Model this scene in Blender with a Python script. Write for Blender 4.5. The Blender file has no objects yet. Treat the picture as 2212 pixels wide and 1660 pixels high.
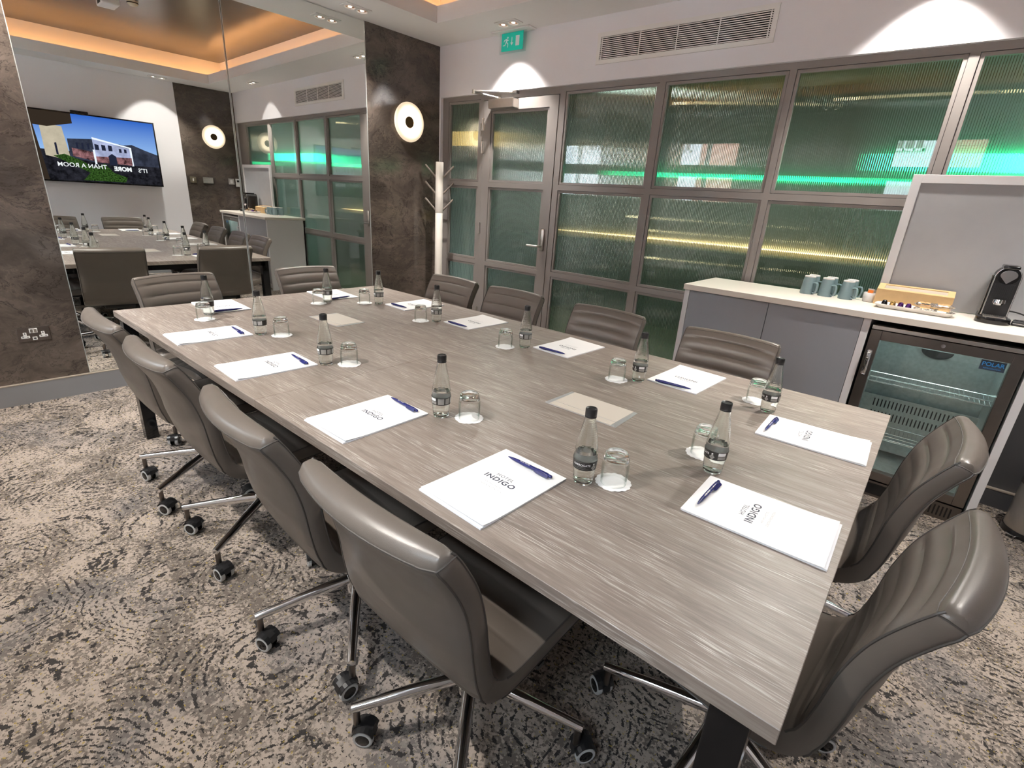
import bpy, bmesh, math, random
from mathutils import Vector, Matrix
random.seed(7)
PI = math.pi
S = bpy.context.scene
C = S.collection
SKY, E_COR, EXPO = 15.0, 6, 1.2
CAMM = Matrix(((0.760155732,-0.268180438,0.591812905,4.095),(0.646701732,0.224291257,-0.729020097,-3.644),(0.062770468,0.936895237,0.343929039,1.388),(0,0,0,1)))
R = math.radians

# ---------------------------------------------------------------- helpers
def link(o):
    C.objects.link(o); return o

def obj(name, bm, mats, parent=None, smooth=None, loc=None, rotz=0):
    """one bmesh -> ONE mesh object"""
    me = bpy.data.meshes.new(name)
    bmesh.ops.recalc_face_normals(bm, faces=bm.faces[:])
    bm.to_mesh(me); bm.free()
    return mobj(name, me, mats, parent, smooth, loc, rotz)

def mobj(name, me, mats, parent=None, smooth=None, loc=None, rotz=0):
    if mats is not None:
        for m in (mats if isinstance(mats, (list, tuple)) else [mats]):
            me.materials.append(m)
    if smooth is not None:
        me.polygons.foreach_set('use_smooth', [True] * len(me.polygons))
        if smooth < 180:
            me.set_sharp_from_angle(angle=R(smooth))
    o = link(bpy.data.objects.new(name, me))
    if parent: o.parent = parent
    if loc is not None: o.location = loc
    if rotz: o.rotation_euler = (0, 0, rotz)
    return o

def tag(o, label=None, cat=None, group=None, kind=None):
    if label: o['label'] = label
    if cat: o['category'] = cat
    if group: o['group'] = group
    if kind: o['kind'] = kind
    return o

def thing(name, label, cat, loc=(0, 0, 0), rotz=0, group=None):
    o = link(bpy.data.objects.new(name, None))
    o.empty_display_size = .05
    o.location = loc; o.rotation_euler = (0, 0, rotz)
    return tag(o, label, cat, group)

def struct(name, bm, mats, parent=None, smooth=None):
    o = obj(name, bm, mats, parent, smooth)
    o['kind'] = 'structure'
    return o

def dup(root, loc, rotz, label=None):
    """copy of a thing with copies of its parts and their sub-parts"""
    r = root.copy(); C.objects.link(r); r.location = loc; r.rotation_euler = (0, 0, rotz)
    if label: r['label'] = label
    for ch in list(root.children):
        c = ch.copy(); C.objects.link(c); c.parent = r
        for g in list(ch.children):
            d = g.copy(); C.objects.link(d); d.parent = c
    return r

def BM(): return bmesh.new()

def box(bm, x0, x1, y0, y1, z0, z1, mi=0, bev=0, seg=2, M=None):
    vs = [bm.verts.new((x, y, z)) for z in (z0, z1) for y in (y0, y1) for x in (x0, x1)]
    f = []
    for q in ((0, 2, 3, 1), (4, 5, 7, 6), (0, 1, 5, 4), (2, 6, 7, 3), (0, 4, 6, 2), (1, 3, 7, 5)):
        fc = bm.faces.new([vs[i] for i in q]); fc.material_index = mi; f.append(fc)
    if bev:
        ed = list({e for fc in f for e in fc.edges})
        r = bmesh.ops.bevel(bm, geom=ed, offset=bev, segments=seg, profile=.5, affect='EDGES')
        for fc in r['faces']: fc.material_index = mi
        vs = list({v for fc in r['faces'] for v in fc.verts} | {v for v in vs if v.is_valid})
    if M is not None:
        bmesh.ops.transform(bm, matrix=M, verts=[v for v in vs if v.is_valid])
    return bm

def lathe(bm, prof, n=32, mi=0, cx=0, cy=0, closed=False, cap=True, a0=0, a1=2 * PI, scale=(1, 1)):
    """prof list of (r,z); closed -> profile loop (ring solid)"""
    full = abs(a1 - a0 - 2 * PI) < 1e-6
    rings = []
    cols = n if full else n + 1
    for r, z in prof:
        if r < 1e-7:
            rings.append([bm.verts.new((cx, cy, z))])
        else:
            rings.append([bm.verts.new((cx + r * scale[0] * math.cos(a0 + (a1 - a0) * i / n), cy + r * scale[1] * math.sin(a0 + (a1 - a0) * i / n), z)) for i in range(cols)])
    m = len(prof)
    for k in range(m if closed else m - 1):
        a, b = rings[k], rings[(k + 1) % m]
        for i in range(n):
            j = (i + 1) % cols
            if len(a) == 1 and len(b) == 1: continue
            if len(a) == 1: vs = [a[0], b[j], b[i]]
            elif len(b) == 1: vs = [a[i], a[j], b[0]]
            else: vs = [a[i], a[j], b[j], b[i]]
            bm.faces.new(vs).material_index = mi
    if cap and not closed:
        for rg in (rings[0], rings[-1]):
            if len(rg) > 2: bm.faces.new(rg).material_index = mi
    return bm

def frame_at(d):
    d = Vector(d).normalized()
    up = Vector((0, 0, 1)) if abs(d.z) < .95 else Vector((1, 0, 0))
    a = d.cross(up).normalized(); b = a.cross(d).normalized()
    return a, b

def tube(bm, pts, rad, n=12, mi=0, cap=True):
    pts = [Vector(p) for p in pts]
    rads = rad if isinstance(rad, (list, tuple)) else [rad] * len(pts)
    rings = []
    a = None
    for i, p in enumerate(pts):
        if i == 0: d = pts[1] - pts[0]
        elif i == len(pts) - 1: d = pts[-1] - pts[-2]
        else: d = (pts[i + 1] - pts[i]).normalized() + (pts[i] - pts[i - 1]).normalized()
        d.normalize()
        if a is None: a, b = frame_at(d)
        else:
            a = (a - d * a.dot(d)).normalized(); b = a.cross(d).normalized()
        rings.append([bm.verts.new(p + (a * math.cos(2 * PI * k / n) + b * math.sin(2 * PI * k / n)) * rads[i]) for k in range(n)])
    for r0, r1 in zip(rings, rings[1:]):
        for k in range(n):
            bm.faces.new((r0[k], r0[(k + 1) % n], r1[(k + 1) % n], r1[k])).material_index = mi
    if cap:
        bm.faces.new(rings[0]).material_index = mi; bm.faces.new(rings[-1]).material_index = mi
    return bm

def cyl(bm, p0, p1, r0, r1=None, n=20, mi=0):
    return tube(bm, [p0, p1], [r0, r0 if r1 is None else r1], n, mi)

def prism(bm, poly, z0, z1, mi=0, M=None):
    """extrude a 2D polygon (x,y) from z0 to z1"""
    lo = [bm.verts.new((x, y, z0)) for x, y in poly]; hi = [bm.verts.new((x, y, z1)) for x, y in poly]
    n = len(poly)
    bm.faces.new(lo[::-1]).material_index = mi; bm.faces.new(hi).material_index = mi
    for i in range(n):
        bm.faces.new((lo[i], lo[(i + 1) % n], hi[(i + 1) % n], hi[i])).material_index = mi
    if M is not None: bmesh.ops.transform(bm, matrix=M, verts=lo + hi)
    return bm

def quad(bm, pts, mi=0):
    f = bm.faces.new([bm.verts.new(p) for p in pts]); f.material_index = mi
    return f

def crom(P, n):
    """Catmull-Rom resample"""
    P = [Vector(p) for p in P]
    Q = [P[0] * 2 - P[1]] + P + [P[-1] * 2 - P[-2]]
    out = []
    for i in range(1, len(Q) - 2):
        for k in range(n):
            t = k / n
            a, b, c, d = Q[i - 1:i + 3]
            out.append(.5 * ((2 * b) + (c - a) * t + (2 * a - 5 * b + 4 * c - d) * t * t + (3 * b - 3 * c + d - a) * t ** 3))
    out.append(P[-1])
    return out

_tcache = {}
def text_mesh(s, size, extrude=0, sx=1.0, spacing=1.0, align='CENTER', offset=0.0):
    """flat lettering as mesh data (centred on origin in x and y)"""
    cu = bpy.data.curves.new('lettering', 'FONT')
    cu.body = s; cu.size = size; cu.align_x = align; cu.align_y = 'CENTER'
    cu.extrude = extrude; cu.space_character = spacing; cu.offset = offset
    cu.resolution_u = 3
    o = bpy.data.objects.new('lettering', cu); C.objects.link(o)
    bpy.context.view_layer.update()
    me = bpy.data.meshes.new_from_object(o.evaluated_get(bpy.context.evaluated_depsgraph_get()))
    bpy.data.objects.remove(o); bpy.data.curves.remove(cu)
    for v in me.vertices: v.co.x *= sx
    return me

def add_mesh(bm, me, M, mi=0):
    n0 = len(bm.faces)
    b2 = BM(); b2.from_mesh(me); b2.transform(M)
    mp = {v: bm.verts.new(v.co) for v in b2.verts}
    for f in b2.faces:
        try: bm.faces.new([mp[v] for v in f.verts]).material_index = mi
        except ValueError: pass
    b2.free()

# ---------------------------------------------------------------- materials
class N:
    def __init__(s, name):
        s.m = bpy.data.materials.new(name); s.m.use_nodes = True
        s.t = s.m.node_tree; s.t.nodes.clear()
        s.out = s.t.nodes.new('ShaderNodeOutputMaterial')
    def n(s, typ, **kw):
        nd = s.t.nodes.new('ShaderNode' + typ)
        ins = kw.pop('i', {})
        for k, v in kw.items(): setattr(nd, k, v)
        for k, v in ins.items(): s.set(nd, k, v)
        return nd
    def set(s, nd, k, v):
        sock = nd.inputs[k]
        if isinstance(v, bpy.types.NodeSocket): s.t.links.new(v, sock)
        elif isinstance(v, bpy.types.Node): s.t.links.new(v.outputs[0], sock)
        else:
            if isinstance(v, (tuple, list)) and len(v) == 3 and sock.type == 'RGBA': v = (*v, 1)
            sock.default_value = v
    def math(s, op, a, b=None, c=None, clamp=False):
        nd = s.n('Math', operation=op, use_clamp=clamp)
        s.set(nd, 0, a)
        if b is not None: s.set(nd, 1, b)
        if c is not None: s.set(nd, 2, c)
        return nd.outputs[0]
    def ramp(s, fac, stops, interp='LINEAR'):
        nd = s.n('ValToRGB'); s.set(nd, 0, fac)
        cr = nd.color_ramp; cr.interpolation = interp
        while len(cr.elements) < len(stops): cr.elements.new(.5)
        for e, (p, c) in zip(cr.elements, stops):
            e.position = p
            e.color = (c, c, c, 1) if isinstance(c, (int, float)) else (*c, 1)
        return nd.outputs[0]
    def mix(s, fac, a, b, typ='MIX'):
        nd = s.n('Mix', data_type='RGBA', blend_type=typ)
        s.set(nd, 0, fac); s.set(nd, 6, a); s.set(nd, 7, b)
        return nd.outputs[2]
    def coords(s, kind='Object', scale=(1, 1, 1), rot=(0, 0, 0), loc=(0, 0, 0)):
        tc = s.n('TexCoord')
        mp = s.n('Mapping', i={'Vector': tc.outputs[kind], 'Scale': scale, 'Rotation': rot, 'Location': loc})
        return mp.outputs[0]
    def noise(s, vec, scale, detail=2, rough=.5, dist=0.0):
        return s.n('TexNoise', i={'Vector': vec, 'Scale': scale, 'Detail': detail, 'Roughness': rough, 'Distortion': dist}).outputs[0]
    def bump(s, h, strength=.2, dist=.01):
        return s.n('Bump', i={'Height': h, 'Strength': strength, 'Distance': dist}).outputs[0]
    def pbr(s, **i):
        nd = s.n('BsdfPrincipled')
        for k, v in i.items(): s.set(nd, k.replace('_', ' '), v)
        s.t.links.new(nd.outputs[0], s.out.inputs[0]); return nd
    def done(s, sh):
        s.t.links.new(sh if isinstance(sh, bpy.types.NodeSocket) else sh.outputs[0], s.out.inputs[0]); return s.m

def plain(name, col, rough=.5, metal=0, noise=.0, nscale=30, bump=0, bscale=200, spec=.5, coat=0):
    m = N(name)
    kw = dict(Roughness=rough, Metallic=metal)
    v = m.coords()
    if noise:
        f = m.noise(v, nscale, 3)
        c = m.mix(f, tuple(x * (1 - noise) for x in col), tuple(min(1, x * (1 + noise)) for x in col))
    else: c = col
    p = m.pbr(Base_Color=c, **kw)
    p.inputs['Specular IOR Level'].default_value = spec
    if coat: p.inputs['Coat Weight'].default_value = coat
    if bump: m.set(p, 'Normal', m.bump(m.noise(v, bscale, 3), bump, .002))
    return m.m

def glow(name, col, strength):
    m = N(name)
    return m.done(m.n('Emission', i={'Color': col, 'Strength': strength}))

def make_wood():
    m = N('weathered_oak_laminate')
    v = m.coords(scale=(1, 1, 1))
    vs = m.coords(scale=(1.3, 13, 1))
    # plank rows along the table length
    sep = m.n('SeparateXYZ', i={0: v})
    row = m.math('FLOOR', m.math('MULTIPLY', sep.outputs[1], 7.4))
    off = m.n('TexWhiteNoise', noise_dimensions='1D', i={'W': row})
    vx = m.n('CombineXYZ', i={0: m.math('ADD', m.math('MULTIPLY', sep.outputs[0], 1.0), m.math('MULTIPLY', off.outputs[0], 9)), 1: m.math('ADD', sep.outputs[1], m.math('MULTIPLY', sep.outputs[2], .8)), 2: m.math('MULTIPLY', row, .37)})
    st = m.n('VectorMath', operation='MULTIPLY', i={0: vx, 1: (1.6, 16, 1)}).outputs[0]
    n1 = m.noise(st, 1.6, 5, .6, .8)
    n2 = m.noise(m.n('VectorMath', operation='MULTIPLY', i={0: vx, 1: (11, 330, 1)}).outputs[0], 1.0, 3, .6, .3)
    n3 = m.noise(m.n('VectorMath', operation='MULTIPLY', i={0: vx, 1: (4, 46, 1)}).outputs[0], 1.0, 4, .65, 1.2)
    base = m.ramp(n1, [(.25, (.155, .126, .105)), (.42, (.212, .173, .147)), (.58, (.253, .211, .18)), (.78, (.304, .257, .223))])
    base = m.mix(m.ramp(n3, [(.33, .55), (.47, 0)]), base, (.135, .107, .09))
    base = m.mix(m.math('MULTIPLY', m.ramp(n2, [(.36, 1), (.5, 0)]), .5), base, (.17, .135, .115))
    lime = m.math('MULTIPLY', m.ramp(n2, [(.52, 0), (.66, 1)]), m.ramp(m.noise(m.n('VectorMath', operation='MULTIPLY', i={0: vx, 1: (1, 2.4, 1)}).outputs[0], 4.5, 4, .6), [(.44, .06), (.62, .85)]))
    base = m.mix(lime, base, (.58, .53, .485))
    rowtone = m.n('TexWhiteNoise', noise_dimensions='1D', i={'W': m.math('ADD', row, 31.7)})
    base = m.mix(m.math('MULTIPLY', rowtone.outputs[0], .10), base, (.21, .17, .145))
    # knots
    vo = m.n('TexVoronoi', i={'Vector': m.n('VectorMath', operation='MULTIPLY', i={0: vx, 1: (1.1, 3.2, 1)}).outputs[0], 'Scale': 1.4})
    base = m.mix(m.ramp(vo.outputs['Distance'], [(.0, .75), (.035, .5), (.07, 0)]), base, (.12, .1, .085))
    # faint joint lines
    fr = m.math('FRACT', m.math('MULTIPLY', sep.outputs[1], 7.4))
    base = m.mix(m.math('MULTIPLY', m.math('LESS_THAN', fr, .012), .12), base, (.13, .1, .085))
    p = m.pbr(Base_Color=base, Roughness=m.ramp(n2, [(.3, .44), (.7, .34)]))
    m.set(p, 'Normal', m.bump(m.math('ADD', n2, m.math('MULTIPLY', n3, .6)), .16, .002))
    return m.m

def make_carpet():
    m = N('patterned_carpet')
    v0 = m.coords()
    # yarn tufts: snap to a small grid so that colour edges look pixelated
    snap = m.n('VectorMath', operation='SNAP', i={0: v0, 1: (.0027, .0027, 1)}).outputs[0]
    warp = m.n('TexNoise', i={'Vector': snap, 'Scale': 4.0, 'Detail': 2})
    dv = m.n('VectorMath', operation='MULTIPLY_ADD', i={0: warp.outputs[1], 1: (.09, .09, 0), 2: snap}).outputs[0]
    vor = m.n('TexVoronoi', distance='CHEBYCHEV', i={'Vector': m.n('VectorRotate', rotation_type='Z_AXIS', i={'Vector': dv, 'Angle': .6}).outputs[0], 'Scale': 1.75, 'Randomness': .8})
    vor2 = m.n('TexVoronoi', distance='EUCLIDEAN', i={'Vector': dv, 'Scale': 1.75, 'Randomness': .8})
    d = m.math('ADD', m.math('MULTIPLY', vor.outputs['Distance'], .4), m.math('MULTIPLY', vor2.outputs['Distance'], .6))
    fine = m.noise(snap, 88, 2, .6)
    mid = m.noise(snap, 30, 3, .6)
    big = m.noise(snap, 3.0, 3, .55)
    wide = m.noise(snap, 8.5, 4, .65)
    rings = m.math('SINE', m.math('ADD', m.math('MULTIPLY', d, 236), m.math('MULTIPLY', fine, 2.4)))
    cream, taupe, slate = (.41, .342, .292), (.155, .13, .11), (.15, .149, .16)
    spk = m.math('ADD', m.math('ADD', m.math('MULTIPLY', fine, .6), m.math('MULTIPLY', mid, .22)), m.math('ADD', m.math('MULTIPLY', wide, .5), m.math('MULTIPLY', big, .3)))
    base = m.mix(m.ramp(spk, [(.795, 0), (.83, 1)]), taupe, cream)
    base = m.mix(m.math('MULTIPLY', m.ramp(m.noise(snap, 52, 2, .6), [(.55, 0), (.57, 1)]), .7), base, (.30, .262, .23))
    base = m.mix(m.math('MULTIPLY', m.ramp(m.noise(snap, 2.2, 2), [(.5, 0), (.62, 1)]), .35), base, slate)
    brk = m.noise(snap, 50, 1.5, .55)
    sel = m.ramp(m.noise(snap, 4.6, 3, .6), [(.36, 0), (.54, 1)])
    dash = m.math('MULTIPLY', m.math('GREATER_THAN', rings, m.math('SUBTRACT', 1.16, m.math('MULTIPLY', sel, .70))), m.math('GREATER_THAN', m.math('ADD', brk, m.math('MULTIPLY', sel, .05)), .545))
    dash = m.math('MULTIPLY', dash, m.math('GREATER_THAN', d, .1))
    dots = m.math('GREATER_THAN', m.noise(snap, 82, 2, .55), .64)
    dash = m.math('MAXIMUM', dash, dots)
    base = m.mix(m.math('MULTIPLY', dash, .94), base, (.022, .021, .022))
    base = m.mix(m.math('MULTIPLY', m.ramp(m.noise(snap, 95, 1), [(.69, 0), (.705, 1)]), .8), base, (.38, .28, .06))
    hgt = m.noise(v0, 520, 2)
    base = m.mix(m.math('MULTIPLY', hgt, .3), base, (.05, .045, .04))
    p = m.pbr(Base_Color=base, Roughness=.95)
    p.inputs['Specular IOR Level'].default_value = .1
    m.set(p, 'Normal', m.bump(hgt, .5, .004))
    return m.m

def make_stone():
    m = N('dark_brown_stone_panel')
    v = m.coords(scale=(1, 1, 1.5))
    w = m.n('TexNoise', i={'Vector': v, 'Scale': 1.7, 'Detail': 6, 'Roughness': .62, 'Distortion': .9})
    dv = m.n('VectorMath', operation='MULTIPLY_ADD', i={0: w.outputs[1], 1: (.5, .5, .5), 2: v}).outputs[0]
    n1 = m.noise(dv, 2.1, 7, .66, .5)
    n2 = m.noise(dv, 6.5, 6, .7, .8)
    base = m.ramp(n1, [(.28, (.042, .034, .029)), (.45, (.075, .06, .05)), (.6, (.12, .096, .08)), (.76, (.165, .135, .114))])
    base = m.mix(m.ramp(n2, [(.28, .5), (.45, 0)]), base, (.036, .028, .023))
    vein = m.math('ABSOLUTE', m.math('SUBTRACT', m.noise(dv, 1.6, 5, .7, 1.6), .5))
    base = m.mix(m.ramp(vein, [(0, .6), (.008, .2), (.02, 0)]), base, (.01, .008, .007))
    vein2 = m.math('ABSOLUTE', m.math('SUBTRACT', m.noise(dv, .9, 4, .6, 2.2), .48))
    base = m.mix(m.ramp(vein2, [(0, .18), (.006, .06), (.015, 0)]), base, (.25, .19, .15))
    m.pbr(Base_Color=base, Roughness=m.ramp(n2, [(.3, .06), (.7, .12)]))
    return m.m

def make_leather(name, col):
    m = N(name)
    v = m.coords()
    vo = m.n('TexVoronoi', i={'Vector': v, 'Scale': 620})
    n = m.noise(v, 9, 4, .6)
    c = m.mix(m.math('MULTIPLY', n, .5), col, tuple(x * .72 for x in col))
    p = m.pbr(Base_Color=c, Roughness=m.ramp(n, [(.3, .30), (.7, .38)]))
    m.set(p, 'Normal', m.bump(vo.outputs['Distance'], .12, .0006))
    return m.m

def make_thin_glass(name, mid, edge, rough=.02, dimple=0.0):
    m = N(name)
    lw = m.n('LayerWeight', i={'Blend': .5})
    fac = lw.outputs['Facing']
    tr = m.n('BsdfTransparent', i={'Color': m.mix(m.ramp(fac, [(.45, 0), (.97, 1)]), mid, edge)})
    gl = m.n('BsdfGlossy', i={'Color': (1, 1, 1), 'Roughness': rough})
    if dimple:
        v = m.coords(scale=(1, 1, .75))
        vo = m.n('TexVoronoi', i={'Vector': v, 'Scale': 150, 'Randomness': .35})
        z = m.n('SeparateXYZ', i={0: m.coords()}).outputs[2]
        k = m.math('MULTIPLY', m.ramp(z, [(.07, 0), (.09, 1), (.172, 1), (.178, 0)]), m.math('SUBTRACT', 1, vo.outputs['Distance']))
        nb = m.bump(k, dimple, .004)
        for nd in (gl, lw): m.set(nd, 'Normal', nb)
    sh = m.n('MixShader', i={0: m.math('ADD', .04, m.math('MULTIPLY', m.math('POWER', fac, 5), .9), clamp=True), 1: tr.outputs[0], 2: gl.outputs[0]})
    return m.done(sh)

def make_glass(name, col, rough=0.0, ior=1.5):
    m = N(name)
    m.pbr(Base_Color=col, Roughness=rough, IOR=ior, Transmission_Weight=1.0)
    return m.m

def make_brick():
    m = N('red_brick')
    v = m.coords(rot=(R(90), 0, 0))
    b = m.n('TexBrick', i={'Vector': v, 'Scale': 4.4, 'Color1': (.42, .17, .10, 1), 'Color2': (.33, .13, .08, 1), 'Mortar': (.5, .42, .36, 1), 'Mortar Size': .02})
    m.pbr(Base_Color=b.outputs[0], Roughness=.9)
    return m.m

MAT = dict(
    wood=make_wood(), carpet=make_carpet(), stone=make_stone(),
    leather=make_leather('taupe_leather', (.13, .109, .092)),
    seam=plain('leather_piping', (.06, .052, .046), .5),
    chrome=plain('polished_chrome', (.86, .86, .87), .07, 1),
    steel=plain('brushed_steel', (.55, .53, .5), .28, 1, .08, 40),
    darksteel=plain('dark_brushed_steel', (.2, .18, .165), .3, 1, .1, 25),
    black=plain('black_plastic', (.012, .012, .013), .35),
    gloss_black=plain('glossy_black', (.008, .008, .009), .12),
    castor_grey=plain('grey_rubber_tread', (.5, .51, .51), .55),
    wall=plain('white_wall_paint', (.81, .80, .83), .75, 0, .015, 4, .03, 260),
    ceil=plain('ceiling_paint', (.86, .85, .84), .8, 0, .015, 4),
    frame=plain('taupe_painted_metal', (.235, .212, .2), .45, 0, .02, 6),
    groove=plain('frame_joint_shadow_gap', (.05, .045, .042), .7),
    skirting=plain('grey_skirting_paint', (.27, .27, .28), .5),
    trimlight=plain('pale_metal_trim', (.55, .48, .4), .35, .5),
    copper=plain('bronze_metal_ceiling', (.15, .14, .128), .30, .9, .15, 3),
    mirror=plain('silvered_mirror', (.86, .88, .86), 0.0, 1),
    mirroredge=plain('polished_mirror_edge', (.75, .8, .78), .15, .6),
    paper=plain('white_card', (.86, .85, .84), .45, 0, .01, 30),
    pages=plain('paper_pages', (.74, .75, .78), .7),
    ink=plain('dark_navy_print', (.03, .035, .06), .6),
    greyink=plain('grey_print', (.38, .38, .4), .6),
    pen=plain('navy_blue_plastic', (.012, .016, .115), .25),
    white=plain('white_plastic', (.8, .79, .77), .4),
    doily=plain('white_tissue_doily', (.88, .87, .86), .8, 0, .02, 120, .25, 500),
    beige=plain('beige_cable_flap', (.56, .51, .44), .5),
    alu=plain('satin_aluminium', (.62, .62, .63), .3, .7),
    worktop=plain('cream_worktop', (.72, .665, .59), .35, 0, .01, 30),
    cabwhite=plain('white_cabinet_panel', (.68, .67, .68), .45),
    cabgrey=plain('grey_cabinet_front', (.27, .28, .305), .45, 0, .02, 5),
    felt=plain('grey_felt_board', (.36, .362, .375), .85, 0, .06, 12),
    mug=plain('blue_grey_glaze', (.2, .29, .315), .12, 0, .06, 14),
    ceramic=plain('white_glazed_ceramic', (.82, .8, .77), .18),
    bamboo=plain('pale_bamboo', (.62, .42, .2), .4, 0, .12, 26),
    galv=plain('galvanised_liner', (.46, .53, .53), .28, .75, .25, 55),
    wire=plain('bright_shelf_wire', (.75, .77, .77), .2, 1),
    clear=make_thin_glass('clear_thin_pane', (.95, .97, .96), (.75, .82, .8)),
    windowpane=make_thin_glass('window_pane', (.97, .98, .98), (.85, .9, .9)),
    bottle=make_glass('dimpled_bottle_glass', (.98, .995, .972), 0, 1.5),
    water=make_glass('still_water', (.985, .998, 1), 0, 1.33),
    tumbler=make_glass('tumbler_glass', (.985, .995, .988), 0, 1.5),
    tumblerwall=make_thin_glass('tumbler_wall_glass', (.985, .99, .985), (.55, .62, .59), .01),
    acrylic=make_thin_glass('clear_acrylic', (.93, .95, .95), (.7, .8, .8)),
    fluted=make_glass('green_fluted_glass', (.76, .90, .82), .0, 1.52),
    foil=plain('crumpled_foil_wrapper', (.72, .66, .58), .16, .9, .3, 60, .9, 90),
    biscuit=plain('wrapped_biscuit', (.55, .33, .14), .4, 0, .3, 60),
    brick=make_brick(),
    stucco=plain('white_stucco', (.85, .87, .88), .8),
    pavement=plain('grey_pavement', (.5, .5, .49), .9),
)
# ---------------------------------------------------------------- room dimensions (metres)
CEIL, TOP = 2.68, 3.02
XW = 5.07           # wall carrying the television
YW = -4.16          # wall with the daylight windows
TH = .72            # table top
TILT = -.022        # the mirror wall stands slightly out of square
LX, LY = -.028, -1.9

def left_local(o):
    o.location = (LX, LY, 0); o.rotation_euler = (0, 0, TILT); return o

# ---- floor
bm = BM(); box(bm, -.3, XW + .2, YW - .2, .25, -.06, 0); struct('floor', bm, MAT['carpet'])

# ---- ceiling: lower ring, upstand and coffer
X0, X1, Y0, Y1 = .50, 4.60, -3.72, -.47
bm = BM()
for a in ((-.3, X0, YW - .2, .2), (X1, XW + .2, YW - .2, .2), (X0, X1, Y1, .2), (X0, X1, YW - .2, Y0)):
    box(bm, a[0], a[1], a[2], a[3], CEIL, CEIL + .02)
u = .028
for a in ((X0 - u, X0, Y0 - u, Y1 + u), (X1, X1 + u, Y0 - u, Y1 + u), (X0, X1, Y1, Y1 + u), (X0, X1, Y0 - u, Y0)):
    box(bm, a[0], a[1], a[2], a[3], CEIL + .0201, CEIL + .115)
g = .27
for a in ((X0 - g - .05, X0 - g, Y0 - g, Y1 + g), (X1 + g, X1 + g + .05, Y0 - g, Y1 + g), (X0 - g, X1 + g, Y1 + g, Y1 + g + .05), (X0 - g, X1 + g, Y0 - g - .05, Y0 - g)):
    box(bm, a[0], a[1], a[2], a[3], CEIL + .02, TOP + .03)
ceiling = struct('ceiling', bm, MAT['ceil'])
bm = BM(); box(bm, X0 - g, X1 + g, Y0 - g, Y1 + g, TOP, TOP + .03)
struct('coffer_panel', bm, MAT['copper'], ceiling)

# hidden strip of warm light lying in the cove
bm = BM()
s0 = .17
for a in ((X0 - s0, X0 - s0 + .03, Y0 - s0, Y1 + s0), (X1 + s0 - .03, X1 + s0, Y0 - s0, Y1 + s0), (X0 - s0, X1 + s0, Y1 + s0 - .03, Y1 + s0), (X0 - s0, X1 + s0, Y0 - s0, Y0 - s0 + .03)):
    box(bm, a[0], a[1], a[2], a[3], CEIL + .02, CEIL + .035)
tag(obj('cove_light_strip', bm, glow('amber_led', (1, .45, .17), 7)), 'amber light strip glowing inside the raised ceiling recess', 'light')

# ---- end wall with the mirrors (slightly rotated)
bm = BM(); box(bm, -.15, -.03, YW - .2 - LY, .2 - LY, 0, TOP)
wl = left_local(struct('wall_left', bm, MAT['wall']))
for a, b in ((YW - LY - .1, -3.015 - LY), (-.802 - LY, .03 - LY)):
    bm = BM(); box(bm, -.03, 0, a, b, .0, CEIL)
    struct('stone_panel', bm, MAT['stone'], wl)
bm = BM(); box(bm, 0, .02, YW - LY, -2.2 + .0 - LY, 0, .128); box(bm, 0, .02, -2.2 - LY, .0 - LY, 0, .128)
bl = left_local(struct('baseboard_left', bm, MAT['skirting']))
bm = BM(); box(bm, 0, .021, YW - LY, -.0 - LY, .128, .133)
struct('baseboard_cap', bm, MAT['trimlight'], bl)

for a, b, lab in ((-3.015, -1.912, 'tall wall mirror pane nearest the double socket, left of the joint'),
                  (-1.908, -.802, 'tall wall mirror pane beside the round wall lamp, right of the joint')):
    t = thing('wall_mirror', lab, 'mirror', (LX, LY, 0), TILT)
    bm = BM(); box(bm, -.008, -.001, a - LY + .002, b - LY - .002, .135, CEIL - .004)
    obj('mirror_glass', bm, MAT['mirror'], t)
    bm = BM()
    for yy in (a - LY, b - LY - .004): box(bm, -.012, .001, yy, yy + .004, .134, CEIL - .001)
    obj('polished_edge', bm, MAT['mirroredge'], t)

# ---- wall carrying the television
bm = BM(); box(bm, XW, XW + .12, YW - .2, .2, 0, TOP)
wr = struct('wall_right', bm, MAT['wall'])
bm = BM(); box(bm, XW - .012, XW, -.80, .0, .1, CEIL)
struct('stone_panel', bm, MAT['stone'], wr)
bm = BM(); box(bm, XW - .02, XW - .0, YW, 0, 0, .1)
struct('baseboard_right', bm, MAT['skirting'])
bm = BM(); box(bm, XW - .022, XW - .0, YW, 0, .1, .106)
struct('trim_1', bm, MAT['trimlight'])
bm = BM(); box(bm, 4.54, XW, -.13, .02, 0, .955); struct('trim_2', bm, plain('dark_grey_boxing', (.05, .05, .053), .5))
bm = BM(); box(bm, 4.54, XW, -.15, -.13, 0, .098); box(bm, 4.54, XW, -.152, -.13, .098, .105, 1); struct('baseboard_back', bm, [plain('dark_skirting', (.06, .06, .065), .45), MAT['trimlight']])

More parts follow.
